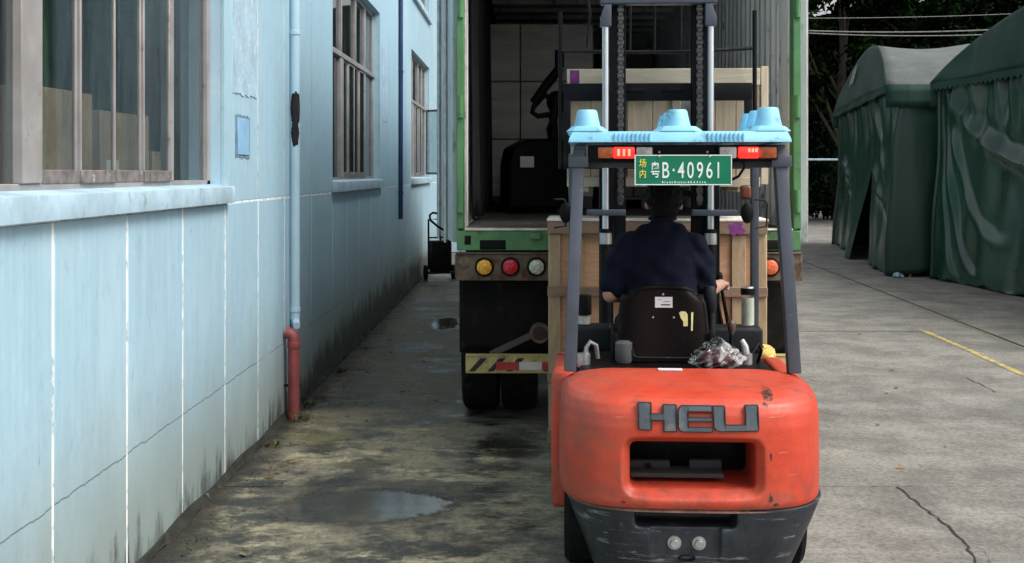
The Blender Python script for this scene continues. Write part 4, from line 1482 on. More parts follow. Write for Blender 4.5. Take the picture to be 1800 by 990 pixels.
    if marks:
        m = MB(org)
        for k, (ss, hh, o_) in enumerate(((0, .62, 0), (.13, .66, .02), (.26, .64, .05), (.39, .72, .04), (.50, .60, .0))):
            sA = L * 0.36 + ss * 1.25
            zz = 3.95 + o_
            pA = []
            for (ds, z) in ((0, zz), (.075, zz), (.085, zz + hh * .62), (.01, zz + hh * .62)):
                uu = (sA + ds) / L
                inn = apex_in * max(0.0, (z - ZE - .03) / 1.2) ** 1.2
                pA.append(P0 + du * (sA + ds) + dn * 0.262 + din * inn + Vector((0, 0, z)))
            m.prism([tuple(p) for p in pA], tuple(dn * 0.004))
        m.build('faded_lettering', mat('faded_white_print', (0.42, 0.45, 0.44), 0.8, var=0.5, scale=9, dirt=(0.1, 0.14, 0.13), dirt_lo=0.5, dirt_hi=0.6, dscale=20), gb)
    return t, org, du, dn, din, P0, P1


FA = [(6.3, 2.6, 8.8, 1.2, 1.5, .18, .10), (1.2, 2.2, 3.6, 1.5, 1.6, .15, .12), (7.2, 3.2, 9.2, 1.0, 1.3, .12, .09)]
tA = tent('storage_tent', 'far green tarpaulin tent with an open curtain and a bleached roof', (8.48, 30.4), (6.86, 20.9), 9.0, FA, (0.66, 0.5), True, seed=3)
FB = [(0.18, 3.35, 3.6, 1.95, 1.9, .14, .21), (0.12, 3.35, 2.6, 0.75, 2.4, .12, .14), (0.08, 3.2, 1.7, 0.15, 2.6, .09, .11), (0.05, 2.6, 0.9, .1, 2.2, .07, .07), (3.0, 3.2, 6.5, 2.2, 1.5, .2, .15)]
tB = tent('storage_tent', 'near green tarpaulin tent with scalloped valance and sweeping folds', (7.52, 20.45), (8.35, 11.0), 9.0, FB, None, False, seed=9)
# pale rags and loose hem at the tent corner
rg = thing('rag_bundle', 'pale rag tied round the foot of the far tent corner', 'rag', (6.80, 20.72, 0))
m = MB()
rnd = random.Random(3)
m.ball((0, 0, .04), (.07, .07, .045), 14, 8)
m.ball((.06, .02, .03), (.06, .05, .035), 14, 8)
for v in m.bm.verts:
    v.co += Vector((rnd.uniform(-.02, .02), rnd.uniform(-.02, .02), rnd.uniform(-.012, .02)))
m.build('cloth', M['sillw'], rg, smooth=60)

# ============================================================ trees beyond the yard
def tree(label, X, Y, H, rx, rz, cz, n, leafm, seed, lsize=0.38):
    rnd = np.random.RandomState(seed)
    t = thing('broadleaf_tree', label, 'tree', (X, Y, 0), 0, 'dark trees beyond the yard')
    m = MB()
    pts = [(0, 0, -0.1), (0.1, 0.05, H * .2), (-0.05, 0.1, H * .42), (0.1, 0, H * .75)]
    m.tube(pts, [0.24, 0.19, 0.15, 0.05], 10)
    clumps = []
    for k in range(34):
        a = rnd.uniform(0, 6.28)
        el = rnd.uniform(-0.9, 1.0)
        r = rnd.uniform(0.55, 1.0)
        c = np.array([rx * r * math.cos(a) * math.sqrt(max(0, 1 - el * el * .8)), rx * r * math.sin(a) * math.sqrt(max(0, 1 - el * el * .8)), cz + rz * el * r])
        clumps.append((c, rnd.uniform(0.16, 0.32) * rx))
        if k % 3 == 0:
            b = Vector((0.0, 0.05, H * rnd.uniform(.25, .5)))
            e = Vector(c)
            m.tube([b, b.lerp(e, .5) + Vector((0, 0, .25)), e], [0.08, 0.05, 0.02], 6)
    m.build('trunk', M['bark'], t, smooth=60)
    per = n // len(clumps)
    P, F = [], []
    for c, r in clumps:
        d = rnd.normal(size=(per, 3))
        d /= np.linalg.norm(d, axis=1)[:, None]
        q = c + d * (r * rnd.uniform(0.3, 1.08, (per, 1)) ** 0.6) * np.array([1.15, 1.15, 0.75])
        for p, nn in zip(q, d):
            nrm = Vector(nn) * 0.9 + Vector((0, 0, 0.45)) + Vector(rnd.normal(size=3)) * 0.32
            nrm.normalize()
            tx = nrm.cross(Vector(rnd.normal(size=3))).normalized()
            ty = nrm.cross(tx)
            s = lsize * rnd.uniform(0.5, 1.15)
            p = Vector(p)
            i = len(P)
            P += [p - tx * s * .5, p + ty * s * .24 , p + tx * s * .55, p - ty * s * .24]
            F.append((i, i + 1, i + 2, i + 3))
    me = bpy.data.meshes.new('crown')
    me.from_pydata(P, [], F)
    me.update()
    link_mesh('crown', me, leafm, t)
    return t


TR = [
    (12.2, 43.5, 11.0, 3.6, 3.4, 7.0, 5200, 'leafb', 'olive leafed tree hanging over the cables beside the truck'),
    (15.6, 42.5, 11.5, 3.6, 3.6, 7.6, 5200, 'leafa', 'dark leafy tree behind the roof of the far tent'),
    (19.3, 44.5, 12.0, 3.8, 4.0, 7.4, 4200, 'leafa', 'dark tree rising behind the gap between the two tents'),
    (13.4, 48.5, 13.5, 4.2, 4.6, 8.2, 4200, 'leafa', 'tall dark tree farther back beside the truck'),
    (18.0, 50.0, 13.5, 4.4, 4.6, 8.4, 4200, 'leafa', 'tall dark tree farther back behind the far tent'),
    (23.5, 47.0, 12.5, 4.2, 4.6, 7.6, 3200, 'leafa', 'dark tree behind the near tent'),
    (9.0, 49.0, 13.0, 4.2, 4.6, 7.4, 3000, 'leafa', 'dark tree hidden mostly behind the truck'),
    (-3.5, 46.0, 12.0, 4.0, 4.2, 7.0, 2600, 'leafa', 'dark tree beyond the far end of the blue wall'),
]
for k, (X, Y, H, rx, rz, cz, n, lm, lb) in enumerate(TR):
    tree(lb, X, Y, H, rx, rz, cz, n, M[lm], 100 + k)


def shrub(label, X, Y, w, h, seed):
    rnd = np.random.RandomState(seed)
    t = thing('shrub', label, 'shrub', (X, Y, 0), 0, 'shrubs under the trees')
    m = MB()
    for k in range(6):
        m.tube([(rnd.uniform(-.3, .3), rnd.uniform(-.3, .3), -.05), (rnd.uniform(-w, w) * .3, rnd.uniform(-.6, .6), h * .5), (rnd.uniform(-w, w) * .6, rnd.uniform(-.9, .9), h * .9)], [.05, .035, .01], 6)
    m.build('stem', M['bark'], t, smooth=60)
    P, F = [], []
    for k in range(2200):
        a = rnd.uniform(0, 6.28)
        rr = rnd.uniform(.35, 1) ** .5
        z = rnd.uniform(0.03, 1)
        env = math.sqrt(max(0.02, 1 - (z * .95) ** 2.6)) * (1 + .18 * math.sin(a * 5 + z * 6))
        p = Vector((w * rr * env * math.cos(a), 1.3 * rr * env * math.sin(a), h * z))
        nrm = Vector((math.cos(a) * .6, math.sin(a) * .6, .6)) + Vector(rnd.normal(size=3)) * .6
        nrm.normalize()
        tx = nrm.cross(Vector(rnd.normal(size=3))).normalized()
        ty = nrm.cross(tx)
        s = .34 * rnd.uniform(.5, 1.1)
        i = len(P)
        P += [p - tx * s * .5, p + ty * s * .24, p + tx * s * .55, p - ty * s * .24]
        F.append((i, i + 1, i + 2, i + 3))
    me = bpy.data.meshes.new('foliage')
    me.from_pydata(P, [], F)
    me.update()
    link_mesh('foliage', me, M['leafa'], t)


for k, (X, lb) in enumerate(((10.0, 'dark shrub at the yard edge hidden mostly by the truck'), (12.6, 'dark shrub at the yard edge beside the truck door'), (15.4, 'dark shrub at the yard edge behind the far tent'), (18.6, 'dark shrub behind the roof of the far tent'), (22.0, 'dark shrub behind the near tent'))):
    shrub(lb, X, 46.0 + (k % 2) * .8, 2.2, 4.4 + .6 * (k % 3), 300 + k)

# cables and the pale pipe rail across the back of the yard
def cable(label, p0, p1, sag, r):
    t = tag(MB(p0).tube([tuple(Vector(p0).lerp(Vector(p1), k / 24) - Vector((0, 0, sag * 4 * (k / 24) * (1 - k / 24)))) for k in range(25)], r, 6).build('overhead_cable', M['cable'], smooth=60), label, 'cable', 'overhead cables across the trees')
    t.location = p0
    return t


cable('upper thick pale cable strung before the dark trees', (6.0, 36.2, 6.62), (19.0, 36.2, 6.78), 0.30, 0.022)
cable('lower thick pale cable strung before the dark trees', (6.0, 36.4, 6.62), (19.0, 36.4, 6.62), 0.32, 0.019)
cable('thin dark cable topmost before the dark trees', (6.0, 36.0, 6.85), (19.0, 36.0, 7.15), 0.15, 0.012)
pr = thing('pipe_rail', 'pale horizontal pipe rail on posts before the dark trees', 'rail', (11.0, 41.0, 0))
MB((11, 41, 0)).cyl((9.0, 41, 2.40), (12.2, 41, 2.40), 0.04, seg=10).build('rail', M['sillw'], pr, smooth=50)
for X in (9.2, 11.9):
    MB((11, 41, 0)).cyl((X, 41, 0), (X, 41, 2.38), 0.03, seg=8).build('post', M['black'], pr, smooth=50)

# ============================================================ forklift (local: +y forward, x to the right, z up)
FYAW = R(-3.2)
FO = Vector((0.735, 4.95, 0))
FROT = Matrix.Rotation(FYAW, 3, 'Z')


def FW(x, y, z):
    return tuple(FROT @ Vector((x, y, z)) + FO)


fk = thing('forklift', 'worn red orange forklift truck with green number plate and raised mast', 'forklift', FO, FYAW)


def fb(name, mt, *b, bevel=0.006, seg=2, par=None):
    m = MB()
    for q in b:
        m.box(*q)
    return m.build(name, mt, par or fk, bevel=bevel, seg=seg)


# counterweight: a cast block, rounded in plan, with the radiator opening cut through
CW, CD, CN = 0.592, 0.60, 3.4


def outline(w, d, n, y1=0.62, k=44, kr=1.055):
    pts = []
    for i in range(k + 1):
        a = math.pi * i / k
        c, s = math.cos(a), math.sin(a)
        x = w * (abs(c) ** (2 / n)) * (1 if c >= 0 else -1)
        y = y1 - d * (abs(s) ** (2 / n))
        pts.append((x * kr if x > 0 else x, y))
    return pts


def ysurf(x, w=CW, d=CD, n=CN, y1=0.62):
    return y1 - d * max(0.0, 1 - abs((x / 1.055 if x > 0 else x) / w) ** n) ** (1 / n)


rings = []
for z, i in ((0.425, 0.012), (0.45, 0.002), (0.60, 0.0), (0.78, 0.002), (0.84, 0.010), (0.880, 0.028), (0.905, 0.060), (0.920, 0.105), (0.930, 0.16), (0.940, 0.26), (0.948, 0.40)):
    rings.append([(x, y, z) for x, y in outline(CW - i * 0.62, CD - i, CN + 0.2 - i)])
cw = MB().loft(rings).build('counterweight', M['red'], fk)


def rrect(cx, cz, hw, hh, r, y, k=6):
    pts = []
    for sx, sz, a0 in ((1, 1, 0), (-1, 1, 90), (-1, -1, 180), (1, -1, 270)):
        for i in range(k + 1):
            a = R(a0 + 90 * i / k)
            pts.append((cx + sx * (hw - r) + r * math.cos(a), y, cz + sz * (hh - r) + r * math.sin(a)))
    return pts


def cut(obj, mb):
    c = mb.build('cutter', None, obj.parent)
    bake(obj, [('BOOLEAN', dict(object=c, operation='DIFFERENCE', solver='EXACT'))], smooth=None)
    bpy.data.objects.remove(c)


OX, OZ = 0.008, 0.612
cut(cw, MB().loft([rrect(OX, OZ - 0.010, 0.355, 0.158, 0.085, -0.06), rrect(OX, OZ - 0.006, 0.335, 0.145, 0.075, 0.012), rrect(OX, OZ, 0.276, 0.102, 0.03, 0.075)]))
cut(cw, MB().loft([rrect(OX, OZ, 0.276, 0.102, 0.025, -0.06), rrect(OX, OZ, 0.276, 0.102, 0.025, 0.55)]))
bake(cw, [('REMESH', dict(mode='VOXEL', voxel_size=0.0065)), ('SMOOTH', dict(factor=0.5, iterations=6))], smooth=None)
cw.data.materials.clear()
cw.data.materials.append(M['red'])

# what is seen through the opening: radiator and a grey cross shelf
fb('radiator', M['black2'], (-0.30, 0.32, 0.40, 0.44, 0.48, 0.74), bevel=0.004, par=cw)
sh_ = fb('shelf', mat('dusty_grey_shelf', (0.035, 0.035, 0.037), 0.8, var=0.2), (-0.262, 0.155, 0.16, 0.30, 0.532, 0.552), (-0.262, -0.08, 0.25, 0.29, 0.552, 0.585), (0.01, 0.155, 0.25, 0.29, 0.552, 0.59), bevel=0.003, par=cw)
fb('bolt_head', M['black'], (-0.19, -0.165, 0.235, 0.25, 0.556, 0.576), bevel=0.004, par=cw)

# raised lettering that follows the curve of the casting
def lpt(a, b):
    return Vector(((1090 + a / 5.21 - 1213) / 404.0, CAM_H - (690 + b / 5.21 - 305) / 404.0))


def lsurf(x, z):
    return ysurf(x) + 0.012 * smoothstep(0.84, 0.90, z)


def letters(pieces, poly, name='letter'):
    m = MB()
    for q in pieces:
        m.prism([(p.x, 0, p.y) for p in [lpt(*w_) for w_ in q]], (0, 0.02, 0))
    for k in range(-14, 15):
        bmesh.ops.bisect_plane(m.bm, geom=m.bm.verts[:] + m.bm.edges[:] + m.bm.faces[:], plane_co=(k * 0.022, 0, 0), plane_no=(1, 0, 0), dist=1e-5)
    for v in m.bm.verts:
        v.co.y = lsurf(v.co.x, v.co.z) + (-0.007 if v.co.y < 0.01 else 0.02)
    o = m.build(name, M['letter'], cw)
    m = MB()
    pts = [lpt(*q) for q in poly]
    for i in range(len(pts)):
        p0, p1 = pts[i], pts[(i + 1) % len(pts)]
        ss = max(1, int((p1 - p0).length / 0.03))
        m.tube([(p.x, lsurf(p.x, p.y) - 0.0045, p.y) for p in [p0.lerp(p1, j / ss) for j in range(ss + 1)]], 0.0034, 6)
    m.build('letter_edge', M['letterd'], o)
    return o


letters([[(150, 112), (268, 112), (270, 355), (155, 350)], [(268.5, 208), (380, 208), (380, 264), (269.5, 264)], [(380.5, 126), (500, 128), (500, 365), (386, 365)]],
        [(150, 112), (268, 112), (268, 208), (380, 208), (380, 126), (500, 128), (500, 365), (386, 365), (386, 264), (270, 264), (270, 355), (155, 350)])
letters([[(516, 190), (528, 150), (552, 133), (608, 133), (608, 366), (560, 366), (530, 350), (518, 320)], [(608.5, 133), (822, 133), (822, 182), (608.5, 182)], [(608.5, 236), (822, 236), (822, 270), (608.5, 270)], [(608.5, 326), (826, 326), (826, 366), (608.5, 366)]],
        [(516, 190), (528, 150), (552, 133), (822, 133), (822, 182), (608, 182), (608, 236), (822, 236), (822, 270), (608, 270), (608, 326), (826, 326), (826, 366), (560, 366), (530, 350), (518, 320)])
letters([[(836, 134), (940, 134), (946, 358), (900, 360), (862, 348), (842, 315)], [(946.5, 304), (1131, 304), (1131, 356), (946.5, 358)], [(1131.5, 128), (1246, 128), (1252, 354), (1131.5, 356)]],
        [(836, 134), (940, 134), (945, 304), (1132, 304), (1130, 128), (1246, 128), (1252, 354), (900, 360), (862, 348), (842, 315)])

# dark lower casting
rings = []
for z, w, d in ((0.05, 0.43, 0.50), (0.12, 0.455, 0.535), (0.20, 0.485, 0.56), (0.30, 0.525, 0.575), (0.38, 0.555, 0.582), (0.424, 0.572, 0.584)):
    rings.append([(x, y, z) for x, y in outline(w, d, 3.4, kr=1.12)])
cb = MB().loft(rings).build('lower_casting', M['cast'], fk)
cut(cb, MB().loft([rrect(-0.025, 0.42, 0.222, 0.080, 0.02, -0.06), rrect(-0.025, 0.42, 0.222, 0.080, 0.02, 0.20)]))
cut(cb, MB().loft([rrect(-0.025, 0.20, 0.172, 0.175, 0.02, -0.06), rrect(-0.025, 0.20, 0.150, 0.165, 0.02, 0.075)]))
bake(cb, [('REMESH', dict(mode='VOXEL', voxel_size=0.007)), ('SMOOTH', dict(factor=0.5, iterations=4))], smooth=None)
cb.data.materials.clear()
cb.data.materials.append(M['cast'])
m = MB()
m.grid(lambda u, v: (-0.55 + 1.13 * u, ysurf(-0.55 + 1.13 * u, 0.572, 0.586, 3.4) - 0.001 + 0.012 * v, 0.412 + 0.012 * v), 60, 1)
m.build('rim', mat('rubbed_edge', (0.17, 0.085, 0.065), 0.6, var=0.4, scale=12), cb, solid=0.004)
for bx in (-0.072, 0.036):
    m = MB()
    m.tube([(bx, 0.085, 0.268), (bx, 0.070, 0.268)], [0.032, 0.030], 24)
    o = m.build('washer', M['zinc'], cb, smooth=40)
    MB().cyl((bx, 0.071, 0.268), (bx, 0.050, 0.268), 0.021, seg=6).build('bolt_head', M['zinc'], o, bevel=0.002, seg=1)
m = MB()
m.tube([(-0.018 + 0.034 * math.cos(a), 0.066 - 0.006 * math.sin(a), 0.205 + 0.014 * math.sin(a)) for a in [2 * math.pi * k / 20 for k in range(20)]], 0.0045, 8, closed=True)
m.build('pin_loop', M['black2'], cb, smooth=60)

# frame sides, hood, floor, fenders
fb('side_frame', M['red'], (-0.635, -0.52, 0.66, 1.30, 0.24, 0.90), bevel=0.03, seg=3)
fb('side_frame', M['red'], (0.50, 0.600, 0.66, 1.30, 0.24, 0.90), bevel=0.03, seg=3)
fb('hood', M['seatb'], (-0.50, 0.49, 0.64, 1.42, 0.40, 0.905), bevel=0.03, seg=3)
fb('floor_plate', M['black'], (-0.54, 0.54, 1.42, 2.15, 0.42, 0.50), bevel=0.01)
fb('front_cowl', M['dash'], (-0.45, 0.45, 1.95, 2.15, 0.50, 0.86), bevel=0.02)
for s in (-1, 1):
    c = 0.505 * s
    m = MB()
    m.tube([(c - 0.10, 0.62, 0.276), (c - 0.085, 0.62, 0.276), (c + 0.06 - .025, 0.62, 0.276), (c + 0.06, 0.62, 0.276)] if s > 0 else [(c - 0.06, 0.62, 0.276), (c - 0.035, 0.62, 0.276), (c + 0.085, 0.62, 0.276), (c + 0.10, 0.62, 0.276)], [0.25, 0.275, 0.275, 0.25], 40)
    o = m.build('rear_wheel', M['rubber'], fk, smooth=40)
    m = MB()
    m.cyl((c - (0.062 if s < 0 else 0.105), 0.62, 0.276), (c + (0.105 if s < 0 else 0.062), 0.62, 0.276), 0.15, seg=24)
    m.build('rim', M['zinc'], o, smooth=40)
    c = 0.53 * s
    m = MB()
    m.tube([(c - 0.11, 2.05, 0.36), (c - 0.09, 2.05, 0.36), (c + 0.09, 2.05, 0.36), (c + 0.11, 2.05, 0.36)], [0.32, 0.355, 0.355, 0.32], 40)
    o = m.build('front_wheel', M['rubber'], fk, smooth=40)
    m = MB()
    m.cyl((c - 0.113, 2.05, 0.36), (c + 0.113, 2.05, 0.36), 0.19, seg=24)
    m.build('rim', M['zinc'], o, smooth=40)
    m = MB()
    pr = [(2.05 + 0.43 * math.cos(a), 0.36 + 0.43 * math.sin(a)) for a in [R(20 + 150 * k / 12) for k in range(13)]]
    pr2 = [(2.05 + 0.40 * math.cos(a), 0.36 + 0.40 * math.sin(a)) for a in [R(170 - 150 * k / 12) for k in range(13)]]
    m.prism([(c - 0.11, y, z) for y, z in pr + pr2], (0.22, 0, 0))
    m.build('fender', M['red'], fk, smooth=35)

# cross tray in front of the driver with the side leg
dsh = fb('dashboard', M['dash'], (-0.545, -0.255, 1.66, 1.86, 0.865, 1.005), bevel=0.022, seg=3)
fb('dashboard', M['dash'], (0.20, 0.560, 1.66, 1.86, 0.865, 1.005), bevel=0.022, seg=3)
fb('dashboard_leg', M['dash'], (0.475, 0.548, 1.68, 1.80, 0.48, 0.862), bevel=0.01)
fb('dashboard_leg', M['dash'], (-0.545, -0.48, 1.70, 1.80, 0.48, 0.862), bevel=0.01)
fb('sticker', M['sticker'], (-0.325, -0.285, 1.655, 1.70, 1.0055, 1.008), bevel=0, par=dsh)
fb('steering_column', M['black'], (-0.10, 0.0, 1.72, 1.82, 0.5, 1.08), bevel=0.01)
m = MB()
rot = Matrix.Rotation(R(28), 3, 'X')
m.tube([Vector((-0.05, 1.74, 1.17)) + rot @ Vector((0.185 * math.cos(a), 0.185 * math.sin(a), 0)) for a in [2 * math.pi * k / 36 for k in range(36)]], 0.014, 10, closed=True)
for k in range(3):
    a = R(90 + 120 * k)
    m.tube([Vector((-0.05, 1.74, 1.15)), Vector((-0.05, 1.74, 1.17)) + rot @ Vector((0.18 * math.cos(a), 0.18 * math.sin(a), 0))], 0.011, 8)
m.build('steering_wheel', M['black'], fk, smooth=50)

# levers
def lever(x, y, z0, z1, lean, knob, kr=0.026):
    m = MB()
    m.tube([(x, y, z0), (x + lean * .6, y, z0 + (z1 - z0) * .6), (x + lean, y, z1)], [0.013, 0.011, 0.010], 10)
    o = m.build('lever', M['black'], fk, smooth=50)
    MB().tube([(x + lean, y, z1 - 0.05), (x + lean, y, z1 - .02), (x + lean, y, z1 + .012), (x + lean, y, z1 + .032), (x + lean, y, z1 + .038)], [0.010, kr * .8, kr, kr * .7, kr * .2], 14).build('knob', knob, o, smooth=60)


M['knob'] = mat('brown_knob', (0.085, 0.055, 0.035), 0.4, var=0.3, scale=20)
lever(0.335, 1.40, 0.78, 1.05, 0.01, M['knob'])
lever(0.40, 1.93, 0.95, 1.27, -0.06, M['black'], 0.02)
lever(0.36, 1.93, 0.95, 1.25, -0.055, M['black'], 0.02)
m = MB()
m.cyl((0.35, 0.86, 0.93), (0.35, 0.86, 0.985), 0.032, seg=18)
m.tube([(0.35, 0.86, 0.98), (0.345, 0.86, 1.02), (0.33, 0.87, 1.05)], [.022, .018, .014], 12)
m.build('filler_valve', M['zinc'], fk, smooth=45)
MB().tube([(0.37, 0.86, 0.97), (0.42, 0.90, 1.03), (0.45, 1.0, 0.98), (0.43, 1.1, 0.85)], 0.008, 8).build('hose', M['black'], fk, smooth=50)
m = MB()
m.tube([(-0.46, 0.98, 0.88), (-0.46, 0.98, 0.99), (-0.44, 0.98, 1.02), (-0.41, 0.99, 1.00), (-0.40, 1.0, 0.93)], .012, 10)
m.cyl((-0.475, 0.97, 0.89), (-0.475, 0.97, 0.96), 0.035, seg=16)
m.build('fuel_fitting', M['zinc'], fk, smooth=45)
m = MB()
m.tube([(-0.265, 1.02, 0.90), (-0.265, 1.02, 0.915), (-0.265, 1.02, 1.01), (-0.265, 1.02, 1.02)], [.03, .045, .045, .03], 18)
m.build('canister', mat('grey_canister', (0.11, 0.11, 0.11), 0.5), fk, smooth=45)
fb('document_strip', M['sticker'], (-0.115, 0.002, 0.525, 0.565, 0.950, 0.956), bevel=0.001, seg=1, par=cw)

# seat with its bare shell towards us
SX = -0.055
def seatback(u, v):
    x = (u - .5) * 2
    z = 0.90 + 0.395 * v
    w = 0.232 - 0.03 * v ** 2 - 0.045 * smoothstep(.78, 1, v) ** 2
    edge = abs(x) ** 4
    return (SX + x * w, 1.02 + 0.06 * v + 0.05 * edge + 0.015 * math.cos(x * 3), z - 0.03 * edge * smoothstep(.7, 1, v))


st = MB().grid(seatback, 36, 28).build('seat', M['seat'], fk, smooth=120, solid=0.02)
m = MB()
rim = [seatback(u, 1.0) for u in [k / 16 for k in range(17)]]
left = [seatback(0, v) for v in [k / 14 for k in range(15)]]
right = [seatback(1, v) for v in [1 - k / 14 for k in range(15)]]
m.tube(left + rim[1:-1] + right, 0.016, 10)
m.build('seat_piping', M['seatb'], st, smooth=60)
m = MB()
m.loft([[(SX + a, y + 0.035, z) for a, y, z in ((-.20, 1.05, 1.255), (.20, 1.05, 1.255), (.225, 1.10, 1.26), (-.225, 1.10, 1.26))], [(SX + a, y + .02, z) for a, y, z in ((-.21, 1.02, 0.92), (.21, 1.02, 0.92), (.235, 1.12, 0.92), (-.235, 1.12, 0.92))]])
m.build('backrest_pad', M['seatb'], st, bevel=0.015)
fb('cushion', M['seatb'], (SX - .24, SX + .24, 1.06, 1.52, 0.91, 0.985), bevel=0.03, seg=3, par=st)
fb('hip_bolster', M['seatb'], (SX - .272, SX - .236, 1.04, 1.42, 0.912, 1.06), bevel=0.015, seg=2, par=st)
fb('hip_bolster', M['seatb'], (SX + .236, SX + .272, 1.04, 1.42, 0.912, 1.06), bevel=0.015, seg=2, par=st)
m = MB()
m.tube([(SX - .165, 1.005, 0.975), (SX - .16, 1.0, 0.945), (SX - .14, 1.0, 0.935), (SX + .14, 1.0, 0.935), (SX + .165, 1.0, 0.945), (SX + .17, 1.005, 0.975)], 0.006, 8)
m.build('seat_ridge', M['dash'], st, smooth=60)


def on_seat(x, z, w, h, mt, name, pts=None, lift=0.0):
    """a thin label that lies on the curved shell"""
    if pts is None:
        pts = [(-w / 2, -h / 2), (0, -h / 2), (w / 2, -h / 2), (w / 2, h / 2), (0, h / 2), (-w / 2, h / 2)]
    out_ = []
    for p, q in pts:
        v = (z + q - 0.90) / 0.395
        xn = (x + p) / (0.232 - 0.03 * v ** 2)
        out_.append((SX + x + p, seatback(0.5 + xn / 2, v)[1] - 0.0118 - lift, z + q))
    return MB().prism(out_, (0, 0.0015, 0)).build(name, mt, st)


sk = on_seat(0.003, 1.218, 0.092, 0.056, M['sticker'], 'label_sticker')
on_seat(0.012, 1.205, 0.048, 0.006, M['ink'], 'print', None, 0.0012)
on_seat(0.018, 1.222, 0.036, 0.0025, M['ink'], 'print', None, 0.0012)
on_seat(-0.018, 1.232, 0.018, 0.002, M['ink'], 'print', None, 0.0012)
on_seat(0.105, 1.135, 0, 0, M['stickery'], 'yellow_sticker', [(-.022, .03), (-.010, .038), (.012, .036), (.022, .022), (.022, -.038), (.0, -.040), (-.002, -.012), (-.014, .002)])
on_seat(0.150, 1.120, 0, 0, M['stickery'], 'yellow_sticker', [(-.004, .048), (.007, .048), (.002, -.048), (-.006, -.046)])
for (a, z) in ((-.178, 1.095), (.172, 1.095), (.155, 1.235), (-.150, 1.235), (0.0, 1.258), (-0.055, 1.138), (.055, 1.138)):
    v = (z - .9) / .395
    MB().ball((SX + a, 1.02 + .06 * v + .003 + .05 * abs(a / .22) ** 4, z), (0.007, 0.004, 0.007), 10, 6).build('screw', M['zinc'], st, smooth=60)
# grab post with grip beside the seat
m = MB()
m.tube([(0.215, 1.22, 0.88), (0.215, 1.22, 1.12), (0.21, 1.22, 1.16)], [.02, .02, .02], 12)
m.tube([(0.21, 1.22, 1.15), (0.21, 1.22, 1.17), (0.205, 1.22, 1.27), (0.205, 1.22, 1.29)], [.024, .034, .036, .026], 16)
m.build('armrest', M['dash'], fk, smooth=50)

# overhead guard
GZ = 2.045
def post(p0, p1, w, h, name):
    m = MB()
    m.bar(p0, p1, w, h, up=(0, 1, 0))
    return m.build(name, M['steel'], fk, bevel=0.008, seg=2)


post((-0.540, 0.60, 0.93), (-0.497, 0.74, 2.02), 0.060, 0.085, 'guard_post')
post((0.545, 0.60, 0.93), (0.497, 0.74, 2.02), 0.060, 0.085, 'guard_post')
post((-0.545, 2.02, 0.50), (-0.545, 1.90, 2.02), 0.045, 0.07, 'guard_post')
post((0.560, 2.02, 0.50), (0.545, 1.90, 2.02), 0.045, 0.07, 'guard_post')
fb('guard_rail', M['steel'], (-0.525, -0.46, 0.70, 1.95, 1.99, GZ - .002), bevel=0.01)
fb('guard_rail', M['steel'], (0.46, 0.525, 0.70, 1.95, 1.99, GZ - .002), bevel=0.01)
gbm = fb('lamp_crossbar', M['black'], (-0.455, 0.455, 0.69, 0.77, 1.955, GZ - .004), bevel=0.008)
fb('guard_crossbar', M['steel'], (-0.455, 0.455, 1.90, 1.945, 1.985, GZ - .003), bevel=0.008)
fb('lower_crossbar', M['steel'], (-0.47, 0.47, 0.80, 0.84, 1.928, 1.972), bevel=0.006)
for k in range(7):
    xx = -0.36 + 0.12 * k
    fb('roof_bar', M['black'], (xx - .012, xx + .012, 0.77, 1.90, 2.0, GZ - .006), bevel=0.004)
for s in (-1, 1):
    fb('corner_bracket', M['steel'], (s * 0.50 - .05, s * 0.50 + .05, 0.675, 0.78, 1.93, 1.988), bevel=0.008, par=gbm)

# rear combination lamps
def rearlamp(xs, name='rear_lamp'):
    h = MB()
    a, b = min(x for q in xs for x in q[:2]), max(x for q in xs for x in q[:2])
    h.box(a - .006, b + .006, 0.655, 0.69, 1.968, 2.036)
    o = h.build(name, M['black'], fk, bevel=0.004)
    for (p, q, mt) in xs:
        fb('lens', mt, (p + .001, q - .001, 0.632, 0.656, 1.974, 2.030), bevel=0.008, seg=2, par=o)
    return o


lf = rearlamp([(-0.405, -0.330, M['lampamb']), (-0.330, -0.222, M['lampred']), (-0.216, -0.135, M['lampwh'])])
rt = rearlamp([(0.190, 0.275, M['lampwh']), (0.281, 0.385, M['lampred']), (0.385, 0.470, M['lampamb'])])
for x in (-0.302, -0.276, -0.250):
    fb('bulb_glow', M['lamphot'], (x - .006, x + .006, 0.6300, 0.6335, 1.986, 2.020), bevel=0.0012, par=lf)
for x in (0.335, 0.352, 0.369):
    fb('bulb_glow', M['lamphot'], (x - .006, x + .006, 0.6300, 0.6335, 2.004, 2.022), bevel=0.0012, par=rt)
for x in (-0.10, 0.138):
    MB().ball((x, 0.688, 2.005), (.008, .005, .008), 10, 6).build('rivet', M['zinc'], gbm, smooth=60)

